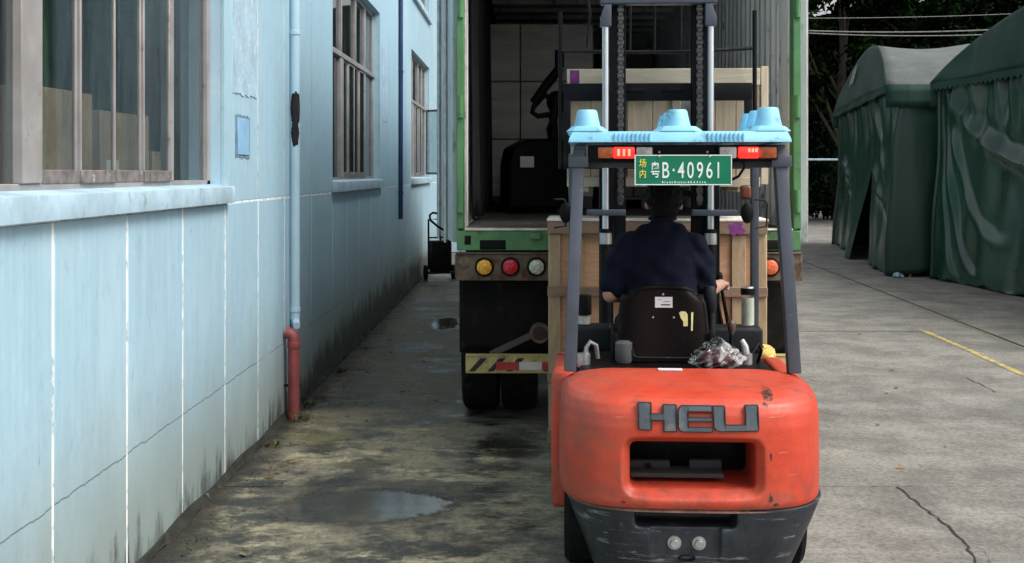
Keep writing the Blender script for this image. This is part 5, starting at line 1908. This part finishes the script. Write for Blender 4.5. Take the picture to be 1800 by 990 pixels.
# number plate
PX0, PX1, PZ0, PZ1 = -0.225, 0.250, 1.842, 1.992
PYY = 0.622
np_ = fb('number_plate', M['plate'], (PX0, PX1, PYY, PYY + 0.004, PZ0, PZ1), bevel=0.0015, seg=1)
bd = MB()
w = 0.0045
bd.box(PX0 + .001, PX1 - .001, PYY - .0015, PYY, PZ0 + .001, PZ0 + .001 + w)
bd.box(PX0 + .001, PX1 - .001, PYY - .0015, PYY, PZ1 - .001 - w, PZ1 - .001)
bd.box(PX0 + .001, PX0 + .001 + w, PYY - .0015, PYY, PZ0 + .0015 + w, PZ1 - .0015 - w)
bd.box(PX1 - .001 - w, PX1 - .001, PYY - .0015, PYY, PZ0 + .0015 + w, PZ1 - .0015 - w)
bd.build('plate_border', M['platew'], np_)
ty = PYY - 0.0015
text_mesh('plate_character', '\u7ca4', 0.084, M['platew'], np_, (PX0 + 0.078, ty, 1.886), sx=0.56, bold=0.0008)
xx = PX0 + 0.128
for ch, adv in (('B', 0.050), ('\u00b7', 0.026), ('4', 0.046), ('0', 0.046), ('9', 0.046), ('6', 0.046), ('1', 0.04)):
    o = text_mesh('plate_character', ch, 0.112, M['platew'], np_, (xx, ty, 1.878), sx=0.62, bold=0.0006)
    xs = [v.co.x for v in o.data.vertices]
    o.location.x = xx + adv / 2 - 0.62 * (min(xs) + max(xs)) / 2
    xx += adv
text_mesh('plate_character', '\u573a', 0.044, M['platey'], np_, (PX0 + 0.022, ty, 1.934), sx=0.85, bold=0.0004)
text_mesh('plate_character', '\u5185', 0.044, M['platey'], np_, (PX0 + 0.022, ty, 1.882), sx=0.85, bold=0.0004)
m = MB()
rnd = random.Random(2)
a = PX0 + .135
while a < PX1 - .13:
    q = rnd.uniform(.004, .009)
    m.box(a, a + q * .6, ty - .0005, ty + .0005, 1.8535, 1.8535 + rnd.uniform(.005, .009))
    m.box(a, a + q, ty - .0005, ty + .0005, 1.8525, 1.8535)
    a += q + rnd.uniform(.003, .008)
m.build('small_print', M['platew'], np_)
for x in (-0.105, 0.140):
    MB().ball((x, PYY - .001, 1.984), (.008, .005, .008), 10, 6).build('plate_screw', M['zinc'], np_, smooth=60)
    fb('plate_hanger', M['black'], (x - .008, x + .008, PYY + .004, 0.69, 1.975, 1.985), bevel=0, par=np_)
MB().tube([(0.26, .70, 1.985), (0.31, .68, 1.97), (0.318, .68, 1.93), (0.29, .69, 1.885), (0.25, .70, 1.865)], .007, 8).build('lamp_wire', M['black'], fk, smooth=50)

# front work lamps and turn signals on the front posts
for s, xx in ((-1, -0.585), (1, 0.49)):
    m = MB()
    m.tube([(xx, 1.92, 1.665), (xx, 1.86, 1.665), (xx, 1.82, 1.665), (xx, 1.81, 1.665)], [0.025, .042, .046, .035], 20)
    for v in m.bm.verts:
        v.co.z = 1.665 + (v.co.z - 1.665) * 1.35
        v.co.x = xx + (v.co.x - xx) * 0.8
    o = m.build('work_lamp', M['black'], fk, smooth=50)
    g = xx + (0.085 if s > 0 else -0.03)
    MB().tube([(g - .04, 1.83, 1.575), (g + .03, 1.83, 1.585), (g + .035, 1.83, 1.72), (g + .02, 1.83, 1.745), (g - .04, 1.83, 1.745)], .006, 8).build('lamp_guard', M['dash'], o, smooth=50)
fb('turn_signal', mat('dim_amber_lens', (0.14, 0.035, 0.015), 0.35), (0.455, 0.520, 1.84, 1.90, 1.745, 1.83), bevel=0.02, seg=3)

# mast
MY = 2.35
for s in (-1, 1):
    c = 0.335 * s
    m = MB()
    m.box(c - 0.045, c + 0.045, MY + 0.05, MY + 0.07, 0.10, 2.02)
    m.box(c + s * 0.025, c + s * 0.045, MY - 0.07, MY + 0.05, 0.10, 2.02)
    m.box(c - 0.045, c + 0.045, MY - 0.09, MY - 0.07, 0.10, 2.02)
    m.build('outer_mast', M['black2'], fk, bevel=0.004, seg=1)
    m = MB()
    ci = 0.262 * s
    m.box(ci - 0.052, ci + 0.052, MY - 0.06, MY - 0.045, 1.2, 3.22)
    m.box(ci - 0.012, ci + 0.012, MY - 0.045, MY + 0.05, 1.2, 3.22)
    m.box(ci - 0.052, ci + 0.052, MY + 0.05, MY + 0.065, 1.2, 3.22)
    m.build('inner_mast', M['black2'], fk, bevel=0.003, seg=1)
    cx = -0.340 if s < 0 else 0.318
    o = MB().cyl((cx, MY - 0.13, 0.15), (cx, MY - 0.13, 1.55), 0.036, seg=20).build('lift_cylinder', M['black2'], fk, smooth=40)
    MB().cyl((cx, MY - 0.13, 1.455), (cx, MY - 0.13, 1.525), 0.039, seg=20).build('gland', M['zinc'], o, smooth=40)
    MB().cyl((cx, MY - 0.13, 1.551), (cx, MY - 0.13, 2.83), 0.0215, seg=16).build('piston_rod', M['chrome'], o, smooth=40)
    h = MB()
    h.prism([(cx - .036, MY - .17, 2.825), (cx + .036, MY - .17, 2.825), (cx + .036, MY - .17, 2.875), (cx + .036 - (s * .03 if s > 0 else 0), MY - .17, 2.963), (cx - .036 - (s * .03 if s < 0 else 0), MY - .17, 2.963), (cx - .036, MY - .17, 2.875)], (0, .08, 0))
    h.build('rod_head', M['steel'], fk, bevel=0.006)
    fb('mast_bracket', M['steel'], (s * 0.46 if s < 0 else 0.20, -0.215 if s < 0 else 0.48, MY - 0.20, MY - 0.092, 1.635, 1.672), bevel=0.005)
    # leaf chain: one link after the other
    m = MB()
    chx = -0.244 if s < 0 else 0.252
    z = 1.70
    k = 0
    while z < 2.985:
        ww = 0.020 if k % 2 else 0.014
        m.box(chx - ww, chx + ww, MY - 0.115, MY - 0.103, z + 0.002, z + 0.022)
        m.cyl((chx - .019, MY - 0.109, z + .024), (chx + .019, MY - 0.109, z + .024), 0.005, seg=6)
        z += 0.026
        k += 1
    m.box(chx - .010, chx + .010, MY - 0.108, MY - 0.104, 1.70, 2.99)
    ch = m.build('lift_chain', M['chain'], fk)
fb('mast_crosshead', M['steel'], (-0.375, 0.36, MY - 0.160, MY - 0.064, 2.965, 3.035), bevel=0.012, seg=3)
fb('mast_crosshead', M['steel'], (-0.30, 0.30, MY + 0.066, MY + 0.09, 3.10, 3.21), bevel=0.006)
fb('tilt_beam', M['black'], (-0.30, 0.30, MY + 0.0, MY + 0.04, 0.55, 0.70), bevel=0.006)

# carriage, load backrest, forks
CY = 2.475
cg = fb('carriage', M['black2'], (-0.615, 0.615, CY, CY + 0.045, 2.375, 2.490), (-0.615, 0.615, CY, CY + 0.045, 1.93, 2.01), (-0.615, -0.565, CY + .001, CY + 0.046, 2.0, 2.385), (0.565, 0.615, CY + .001, CY + .046, 2.0, 2.385), bevel=0.008)
for x in (-0.16, 0.10):
    fb('hook_plate', M['black2'], (x - .07, x + .07, CY - .012, CY - .001, 2.43, 2.455), bevel=0.005, par=cg)
for s in (-1, 1):
    MB().tube([(s * 0.632, CY + .02, 1.93), (s * 0.632, CY + .02, 2.96)], 0.0145, 10).build('backrest_post', M['black2'], fk, smooth=50)
    m = MB()
    m.box(s * 0.53 - .055, s * .53 + .055, CY + .05, CY + 1.05, 1.735, 1.775) if False else m.box(s * 0.30 - .055, s * .30 + .055, CY + .05, CY + 1.05, 1.735, 1.775)
    m.box(s * 0.30 - .055, s * .30 + .055, CY + .05, CY + .09, 1.776, 2.42)
    m.build('fork', M['black2'], fk, bevel=0.006)
br = MB()
br.tube([(-0.632, CY + .02, 2.705), (-0.2, CY + .02, 2.695), (0.2, CY + .02, 2.695), (0.632, CY + .02, 2.715)], 0.012, 10)
br.build('backrest_bar', M['dash'], fk, smooth=50)
for x in (-0.175, -0.015, 0.155):
    MB().tube([(x, CY + .02, 2.70), (x + .004, CY + .02, 3.1)], 0.007, 8).build('backrest_rod', M['dash'], fk, smooth=50)
MB().tube([(-0.46, CY + .03, 2.72), (-0.455, CY + .03, 2.82), (-0.435, CY + .03, 2.95), (-0.45, CY + .03, 3.05), (-0.46, CY + .03, 3.2)], .009, 8).build('hydraulic_hose', M['dash'], fk, smooth=50)

# ---- blue pallet lying upside down on the guard
pp = thing('plastic_pallet', 'sky blue plastic pallet lying upside down on the forklift roof', 'pallet', FW(-0.005, 1.02, GZ), FYAW)
HW, HD = 0.545, 0.405
m = MB()
m.loft([[(-HW, -HD, .008), (HW, -HD, .008), (HW, HD, .008), (-HW, HD, .008)], [(-HW + .006, -HD + .006, .030), (HW - .006, -HD + .006, .030), (HW - .006, HD - .006, .030), (-HW + .006, HD - .006, .030)], [(-HW + .022, -HD + .02, .062), (HW - .022, -HD + .02, .062), (HW - .022, HD - .02, .062), (-HW + .022, HD - .02, .062)]])
m.build('deck', M['palletb'], pp, bevel=0.004)
lx = (-0.452, -0.005, 0.445)
ly = (-0.30, 0.0, 0.30)
for j, y in enumerate(ly):
    for i, x in enumerate(lx):
        m = MB()
        def sq(hx, hy, z):
            return [(x + a * hx, y + b * hy, z) for a, b in ((-1, -.5), (-.7, -.9), (.7, -.9), (1, -.5), (1, .5), (.7, .9), (-.7, .9), (-1, .5))]
        ex = 0.125 if i == 1 else 0.105
        m.loft([sq(ex, .10, .0625), sq(ex * .72, .088, .088)])
        o = m.build('foot_pad', M['palletb'], pp, bevel=0.004)
        m = MB()
        n = 24
        def ring(r, z, fl):
            return [(x + r * (1 + fl * (k % 2)) * math.cos(2 * math.pi * k / n), y + r * (1 + fl * (k % 2)) * math.sin(2 * math.pi * k / n), z) for k in range(n)]
        hgt = 0.172 + (0.010 if i == 2 else 0.0)
        m.loft([ring(.066, .088, .05), ring(.058, .12, .05), ring(.049, hgt - .008, .05), ring(.044, hgt, .0), ring(.036, hgt - .002, 0), ring(.032, hgt - .05, 0)])
        m.build('foot', M['palletb'], o, smooth=35)
for seg_ in ((-0.315, -0.145), (0.14, 0.31)):
    for k in range(9):
        xx = seg_[0] + (seg_[1] - seg_[0]) * k / 8
        MB().box(xx - .003, xx + .003, -HD - .005, -HD + .03, .012, .052).build('rib', M['palletb'], pp)

# ---- crates
def plank(name, mt, par, *b, bevel=0.003):
    m = MB()
    m.box(*b)
    return m.build(name, mt, par, bevel=bevel, seg=1)


lc = thing('plywood_crate', 'tall plywood crate with pine battens standing behind the truck', 'crate', FW(0.008, 2.60, 0), FYAW)
W2, D2, H2 = 0.716, 0.53, 1.60
plank('front_panel', M['ply'], lc, -W2 + .03, -0.002, 0.022, 0.034, .12, H2 - .02)
plank('front_panel', M['ply'], lc, 0.002, W2 - .03, 0.022, 0.034, .12, H2 - .02)
plank('back_panel', M['ply'], lc, -W2 + .03, W2 - .03, D2 - .02, D2 - .006, .12, H2 - .02)
for s in (-1, 1):
    xx = s * (W2 - .018)
    plank('side_panel', M['ply'], lc, xx - .008, xx + .008, .036, D2 - .022, .12, H2 - .02)
    e = s * (W2 - .085)
    plank('corner_batten', M['batten'], lc, min(s * (W2 - .075), s * W2), max(s * (W2 - .075), s * W2), .0, .021, .12, H2 - .105)
    plank('corner_batten', M['batten'], lc, xx - .006 + s * .02, xx + .006 + s * .02, .022, .11, .12, H2 - .03)
    plank('inner_batten', M['batten'], lc, s * 0.535 - .0 - .045, s * .535 + .045, .001, .0205, .74, H2 - .11)
plank('middle_batten', M['batten'], lc, -.05, .05, .001, .0205, .12, H2 - .11)
for z0, z1, mt in ((H2 - .10, H2 - .018, 'battenh'), (1.085, 1.150, 'battenh'), (0.50, 0.575, 'battenh'), (0.12, .20, 'battenh')):
    plank('cross_batten', M[mt], lc, -W2 - .012, W2 + .006, -.022, -.0005, z0, z1)
plank('lid', M['edge'], lc, -W2 - .016, W2 + .010, -.026, D2, H2 - .017, H2)  # lid whitened to paint in the highlight along the top edge
for k in (-1, 0, 1):
    plank('skid', M['cream'], lc, k * .62 - .045, k * .62 + .045, -.01, D2, 0.0, .118)
# a purple paint splash on the crate
m = MB()
rnd = random.Random(8)
m.prism([(0.515 + (0.055 + rnd.uniform(-.02, .02)) * math.cos(a), -.0235, 1.535 + (.045 + rnd.uniform(-.016, .016)) * math.sin(a)) for a in [2 * math.pi * k / 22 for k in range(22)]], (0, .001, 0))
m.build('paint_mark', M['purple'], lc)

uc = thing('pale_crate', 'pale pine crate with a purple corner mark raised on the forks', 'crate', FW(0.045, 2.57, 1.777), FYAW)
W3, D3, H3 = 0.635, 0.95, 0.815
for k in range(9):
    a = -W3 + .02 + k * (2 * W3 - .04) / 9
    plank('board', M['cream'], uc, a + .002, a + (2 * W3 - .04) / 9 - .002, .024, .042, .10, H3 - .10)
for s in (-1, 1):
    xx = s * (W3 - .009)
    plank('side_panel', M['cream'], uc, xx - .008, xx + .008, .044, D3, .10, H3 - .02)
plank('corner_batten', M['cream'], uc, W3 + .005, W3 + .052, 0.0, .023, .05, H3 + .012)
plank('corner_batten', M['cream'], uc, -W3, -W3 + .075, 0.004, .0235, .10, H3 - .115)
plank('inner_batten', M['cream'], uc, -0.235, -.19, .005, .0235, .10, H3 - .115)
plank('inner_batten', M['creamh'], uc, 0.06, .115, .005, .0235, .10, H3 - .115)
plank('notice_sheet', mat('grey_sheet', (0.38, 0.40, 0.40), 0.6), uc, 0.12, 0.235, .0225, .0238, .38, H3 - .13, bevel=0)
plank('back_panel', M['cream'], uc, -W3 + .02, W3 - .02, D3 - .02, D3, .10, H3 - .02)
t_ = plank('top_rail', M['creamh'], uc, -W3, W3, .0, .0235, H3 - .112, H3)
plank('lid', M['creamh'], uc, -W3, W3, .0245, D3, H3 - .019, H3)
plank('bottom_rail', M['creamh'], uc, -W3, W3, .002, .0235, .035, .099)
for k in (-1, 0, 1):
    plank('skid', M['cream'], uc, k * .53 - .04, k * .53 + .04, .026, D3, 0.0, .099)
plank('paint_mark', M['purple'], uc, -W3 + .02, -W3 + .082, -.0015, -.0003, H3 - .105, H3 - .008, bevel=0)

# ---- the driver
def blob(mb, name, mt, par, vox=0.008, it=6):
    o = mb.build(name, mt, par)
    bake(o, [('REMESH', dict(mode='VOXEL', voxel_size=vox)), ('SMOOTH', dict(factor=0.5, iterations=it))], smooth=None)
    o.data.materials.clear()
    o.data.materials.append(mt)
    return o


PB = Vector((-0.055, 1.22, 0.985))
per = thing('person', 'person in a navy T-shirt seated on the forklift, back to the camera', 'person', FW(*PB), FYAW)
m = MB()
# torso, neck, head
m.ball((0, .02, .10), (.175, .12, .13))
m.ball((0, .04, .32), (.165, .105, .22))
m.ball((0, .06, .48), (.165, .085, .11))
m.capsule((0, .075, .56), (.012, .105, .70), .054, .056)
hd = Vector((.022, .125, .765))
m.ball(hd, (.082, .098, .116), 20, 14)
m.ball(hd + Vector((0, .035, -.055)), (.058, .062, .065), 16, 10)
m.ball(hd + Vector((0, .098, -.015)), (.014, .020, .022), 10, 8)
m.ball(hd + Vector((0, .088, -.062)), (.028, .016, .011), 10, 8)
m.ball(hd + Vector((0, .082, -.098)), (.026, .022, .02), 10, 8)
for s in (-1, 1):
    m.ball(hd + Vector((s * .092, .004, -.022)), (.014, .022, .033), 10, 8)
    m.ball(hd + Vector((s * .032, .084, .012)), (.017, .012, .009), 10, 8)
# arms
LS, LE, LH = Vector((-.195, .05, .515)), Vector((-.272, .04, .255)), Vector((-.13, .36, .20))
RS, RE, RH = Vector((.190, .06, .515)), Vector((.252, .10, .265)), Vector((.375, .47, .27))
for a, b, c in ((LS, LE, LH), (RS, RE, RH)):
    m.capsule((a.x * .4, a.y, a.z - .02), a, .058, .058)
    m.capsule(a, b, .062, .048)
    m.capsule(b, c, .046, .030)
# hands: palm, four curled fingers and a thumb
for s, h, dirv in ((-1, LH, Vector((.9, .35, -.1))), (1, RH, Vector((.25, .95, -.05)))):
    dirv.normalize()
    side = dirv.cross(Vector((0, 0, 1))).normalized()
    up = Vector((0, 0, 1))
    m.ball(h + dirv * .045, (.040, .040, .020), 12, 8)
    for k in range(4):
        off = side * (-.030 + .020 * k)
        ln_ = (.030, .035, .033, .026)[k]
        p0 = h + dirv * .06 + off
        p1 = p0 + dirv * ln_ + up * .004
        p2 = p1 + dirv * .012 - up * .026
        p3 = p2 - dirv * .014 - up * .012
        m.capsule(p0, p1, .0095, .009, 8)
        m.capsule(p1, p2, .009, .0085, 8)
        m.capsule(p2, p3, .0085, .008, 8)
    tp = h + dirv * .025 - side * .035 * s
    m.capsule(tp, tp + dirv * .035 - side * .014 * s - up * .01, .011, .010, 8)
    m.capsule(tp + dirv * .035 - side * .014 * s - up * .01, tp + dirv * .055 - up * .022, .010, .009, 8)
# legs and feet
for s in (-1, 1):
    hp, kn, an = Vector((s * .10, .05, .05)), Vector((s * .17, .46, .04)), Vector((s * .16, .60, -.37))
    m.capsule(hp, kn, .085, .062)
    m.capsule(kn, an, .060, .042)
    m.capsule(an + Vector((0, -.03, -.045)), an + Vector((0, .16, -.06)), .042, .035)
body = blob(m, 'body', M['skin'], per, 0.0065, 4)
# hair
m = MB()
m.ball(hd + Vector((0, -.012, .018)), (.098, .110, .115), 24, 16)
m.ball(hd + Vector((0, -.045, -.045)), (.080, .064, .078), 20, 12)
rnd = random.Random(6)
for k in range(240):
    a = rnd.uniform(0, 6.28)
    z = rnd.uniform(-.35, 1)
    rr = math.sqrt(max(0, 1 - z * z))
    p = hd + Vector((.095 * rr * math.cos(a), -.012 + .107 * rr * math.sin(a), .018 + .112 * z))
    if p.y > hd.y + .045 and p.z < hd.z + .06:
        continue
    m.ball(p, rnd.uniform(.008, .016), 6, 5)
hair = blob(m, 'hair', M['hair'], per, 0.006, 2)
cut(hair, MB().box(hd.x - .2, hd.x + .2, hd.y + .055, hd.y + .3, hd.z - .2, hd.z + .05))
cut(hair, MB().box(hd.x - .2, hd.x + .2, hd.y + .0, hd.y + .3, hd.z - .2, hd.z + .0))
hair.data.materials.clear(); hair.data.materials.append(M['hair'])
# T-shirt
m = MB()
m.ball((0, .02, .09), (.205, .14, .13))
m.ball((0, .025, .22), (.20, .135, .20))
m.ball((0, .04, .38), (.205, .128, .20))
m.ball((0, .055, .495), (.215, .118, .115))
m.capsule((-.15, .06, .528), (.15, .06, .528), .072, .072)
m.capsule((-.075, .062, .580), (.085, .062, .580), .066, .066)
m.capsule((0.005, .075, .58), (.010, .088, .625), .086, .074)
for a, b in ((LS, LE), (RS, RE)):
    m.capsule(a, a.lerp(b, .80), .076, .074)
    m.capsule((a.x * .7, a.y, a.z - .06), a.lerp(b, .3), .09, .085)
shirt = blob(m, 'shirt', M['shirt'], per, 0.009, 8)
rnd = random.Random(4)
for v in shirt.data.vertices:         # slack cloth: folds under the arms and across the back
    x, y, z = v.co
    d = .006 * math.sin(z * 44 + x * 22 + 2 + 2 * math.sin(x * 9)) * (1 - min(1, abs(z - .25) / .4)) + .004 * math.sin(x * 46 - z * 26) + .005 * math.sin(abs(x) * 60 + z * 50) * smoothstep(.12, .22, abs(x))
    n = v.normal
    v.co += Vector((n.x, n.y, n.z)) * d
m = MB()
m.tube([(0.012 + .070 * math.cos(a), .090 + .066 * math.sin(a), .668 + .004 * math.sin(a)) for a in [2 * math.pi * k / 28 for k in range(28)]], .010, 8, closed=True)
m.build('collar', M['shirt'], shirt, smooth=60)
m = MB()
m.ball((0, .03, .06), (.20, .15, .10))
for s in (-1, 1):
    hp, kn, an = Vector((s * .10, .05, .05)), Vector((s * .17, .46, .04)), Vector((s * .16, .60, -.35))
    m.capsule(hp, kn, .10, .078)
    m.capsule(kn, an, .076, .062)
blob(m, 'trousers', M['jeans'], per, 0.010, 5)
for s in (-1, 1):
    m = MB()
    an = Vector((s * .16, .60, -.37))
    m.capsule(an + Vector((0, -.035, -.045)), an + Vector((0, .17, -.06)), .052, .045)
    m.box(an.x - .045, an.x + .045, an.y - .075, an.y + .205, an.z - .115, an.z - .09)
    m.build('shoe', M['black'], per, smooth=60)

# ---- odds and ends on the truck
def bottle(name, label, cat, x, y, z, r, h, lidm, lid_h, fillm, fill):
    t = thing(name, label, cat, FW(x, y, z), FYAW)
    n = 24
    MB().tube([(0, 0, .001), (0, 0, .006), (0, 0, h * .92), (0, 0, h)], [r * .93, r, r, r * .93], n).build('glass', M['jar'], t, smooth=40)
    MB().tube([(0, 0, .008), (0, 0, h * fill)], [r * .90, r * .90], n).build('contents', fillm, t, smooth=40)
    MB().tube([(0, 0, h + .0005), (0, 0, h + lid_h * .9), (0, 0, h + lid_h)], [r * 1.06, r * 1.06, r * .95], n).build('lid', lidm, t, smooth=40)
    return t


bt = bottle('drinking_bottle', 'clear drinking bottle with black lid on the right of the dashboard', 'bottle', 0.484, 1.745, 1.0055, 0.040, 0.185, M['black'], 0.038, M['tea'], .90)
MB().tube([(0, 0, .224), (0, 0, .232), (0, 0, .233)], [.036, .034, .02], 24).build('lid_top', M['chrome'], bt, smooth=40)
bottle('drinking_jar', 'squat jar with tall black lid on the left of the dashboard', 'jar', -0.475, 1.745, 1.0055, 0.042, 0.062, M['black'], 0.115, M['tea'], .9)

# clear bag with maroon contents on the counterweight
t = NT('thin_plastic_film')
n = t.n
tr = n.new('ShaderNodeBsdfTransparent'); tr.inputs[0].default_value = (0.90, 0.90, 0.90, 1)
gl = n.new('ShaderNodeBsdfGlossy'); gl.inputs['Roughness'].default_value = 0.12
df = n.new('ShaderNodeBsdfDiffuse'); df.inputs[0].default_value = (0.75, 0.75, 0.74, 1)
lw = n.new('ShaderNodeLayerWeight'); lw.inputs[0].default_value = 0.35
bmp = t.bump(t.noise(t.tc.outputs['Object'], 14, 3, 0.5, 0.6), 0.7, 0.02)
t.link(bmp, gl.inputs['Normal']); t.link(bmp, lw.inputs['Normal'])
m1 = n.new('ShaderNodeMixShader'); m2 = n.new('ShaderNodeMixShader')
t.link(lw.outputs['Facing'], m1.inputs[0]); t.link(tr.outputs[0], m1.inputs[1]); t.link(gl.outputs[0], m1.inputs[2])
cr = t.math('MULTIPLY', t.step(t.noise(t.mapping(t.tc.outputs['Object'], (1, 1, 1)), 9, 3, 0.5, 0.8), 0.46, 0.62), 0.55)
t.link(cr, m2.inputs[0]); t.link(m1.outputs[0], m2.inputs[1]); t.link(df.outputs[0], m2.inputs[2])
t.link(m2.outputs[0], n['Material Output'].inputs['Surface']); n.remove(t.b)
M['bagp'] = t.m
bg_ = thing('plastic_bag', 'clear plastic bag with maroon contents lying behind the seat', 'bag', FW(0.195, 0.79, 0.912), FYAW)
m = MB()
m.ball((0, 0, .05), (.105, .075, .050), 24, 14)
m.ball((.05, .02, .06), (.06, .06, .05), 20, 12)
m.build('contents', M['maroon'], bg_, smooth=60)
m = MB()
bmesh.ops.create_icosphere(m.bm, subdivisions=5, radius=1)
for v in m.bm.verts:
    p = v.co.copy()
    q = 1 + .09 * math.sin(p.x * 9 + p.y * 4) * math.sin(p.z * 7 + 1) + .06 * math.sin(p.x * 17 - p.z * 13 + p.y * 5)
    top = 0.05 * max(0, p.z) * (1 - abs(p.x))
    v.co = Vector((p.x * .135 * q, p.y * .095 * q, .056 + p.z * .056 * q + top))
m.build('film', M['bagp'], bg_, smooth=180)
# yellow rag tucked at the right front of the forklift
yr_ = thing('yellow_rag', 'yellow rag hanging low at the right front corner of the forklift', 'rag', FW(0.60, 1.95, 0.79), FYAW)
m = MB()
rnd = random.Random(12)
m.ball((0, 0, .03), (.075, .06, .04), 16, 10)
m.ball((.03, 0, .0), (.05, .05, .05), 14, 8)
for v in m.bm.verts:
    v.co += Vector((rnd.uniform(-.012, .012), rnd.uniform(-.012, .012), rnd.uniform(-.012, .012)))
m.build('cloth', mat('yellow_cloth', (0.62, 0.46, 0.14), 0.9, var=0.3, scale=25), yr_, smooth=60)

# ============================================================ litter and weeds along the wall
def weed(label, x, y, n, h, seed, mt):
    rnd = random.Random(seed)
    t = thing('weed_tuft', label, 'weed', (x, y, 0), 0, 'weeds along the foot of the wall')
    m = MB()
    for k in range(n):
        a = rnd.uniform(0, 6.28)
        l = h * rnd.uniform(.4, 1)
        o = Vector((rnd.uniform(-.05, .05), rnd.uniform(-.07, .07), 0))
        d = Vector((math.cos(a), math.sin(a), 0))
        s = Vector((-d.y, d.x, 0)) * .006
        p0, p1, p2 = o, o + d * l * .3 + Vector((0, 0, l * .6)), o + d * l * .8 + Vector((0, 0, l * .75))
        v = [m._v(p0 - s), m._v(p0 + s), m._v(p1 + s * 1.4), m._v(p1 - s * 1.4), m._v(p2)]
        m.bm.faces.new([v[0], v[1], v[2], v[3]])
        m.bm.faces.new([v[3], v[2], v[4]])
    m.build('blades', mt, t, fix=False)


M['weed'] = mat('dry_weed', (0.075, 0.085, 0.022), 0.8, var=0.4, scale=10)
for k, (x, y, n, h, lb) in enumerate(((-1.70, 8.72, 26, .10, 'small weed tuft at the foot of the red drain pipe'), (-1.74, 9.30, 18, .07, 'small weed tuft just beyond the red drain pipe'), (-1.755, 7.95, 14, .05, 'tiny weed tuft at the wall foot before the red drain pipe'), (-1.75, 10.9, 22, .08, 'weed tuft at the wall foot below the second window'))):
    weed(lb, x, y, n, h, 40 + k, M['weed'])
rnd = random.Random(77)
lt = MB()
for k in range(200):                # grit and crumbs washed along the wall
    y = rnd.uniform(4.0, 14)
    x = -1.74 + abs(rnd.gauss(0, .16))
    r = rnd.uniform(.0015, .0045)
    lt.box(x - r, x + r, y - r * 1.3, y + r, .001, .001 + r * 1.1, rot=Matrix.Rotation(rnd.uniform(0, 3), 3, 'Z'))
gr = lt.build('grit', M['fillet'])
tag(gr, 'crumbs of mortar and grit washed along the foot of the wall', 'grit')
gr['kind'] = 'stuff'

M['dryleaf'] = mat('dry_leaf', (0.16, 0.105, 0.045), 0.8, var=0.5, scale=2, world_space=True)
rnd = random.Random(21)
lv = MB()
for k in range(46):
    y = rnd.uniform(5.0, 15.0)
    x = -1.70 + abs(rnd.gauss(0, .45)) if k % 3 else rnd.uniform(1.8, 4.5)
    a = rnd.uniform(0, 6.28)
    l, w_ = rnd.uniform(.018, .04), rnd.uniform(.008, .016)
    ca, sa = math.cos(a), math.sin(a)
    q = [(-l, 0, .006), (-.2 * l, w_, .013), (.5 * l, .8 * w_, .016), (l, 0, .010), (.5 * l, -.8 * w_, .005), (-.2 * l, -w_, .004)]
    v = [lv._v((x + ca * p - sa * r_, y + sa * p + ca * r_, z_)) for p, r_, z_ in q]
    lv.bm.faces.new([v[0], v[1], v[2], v[3]])
    lv.bm.faces.new([v[0], v[3], v[4], v[5]])
ll = lv.build('leaf_litter', M['dryleaf'], fix=False)
tag(ll, 'dry fallen leaves scattered over the yard concrete', 'leaves')
ll['kind'] = 'stuff'
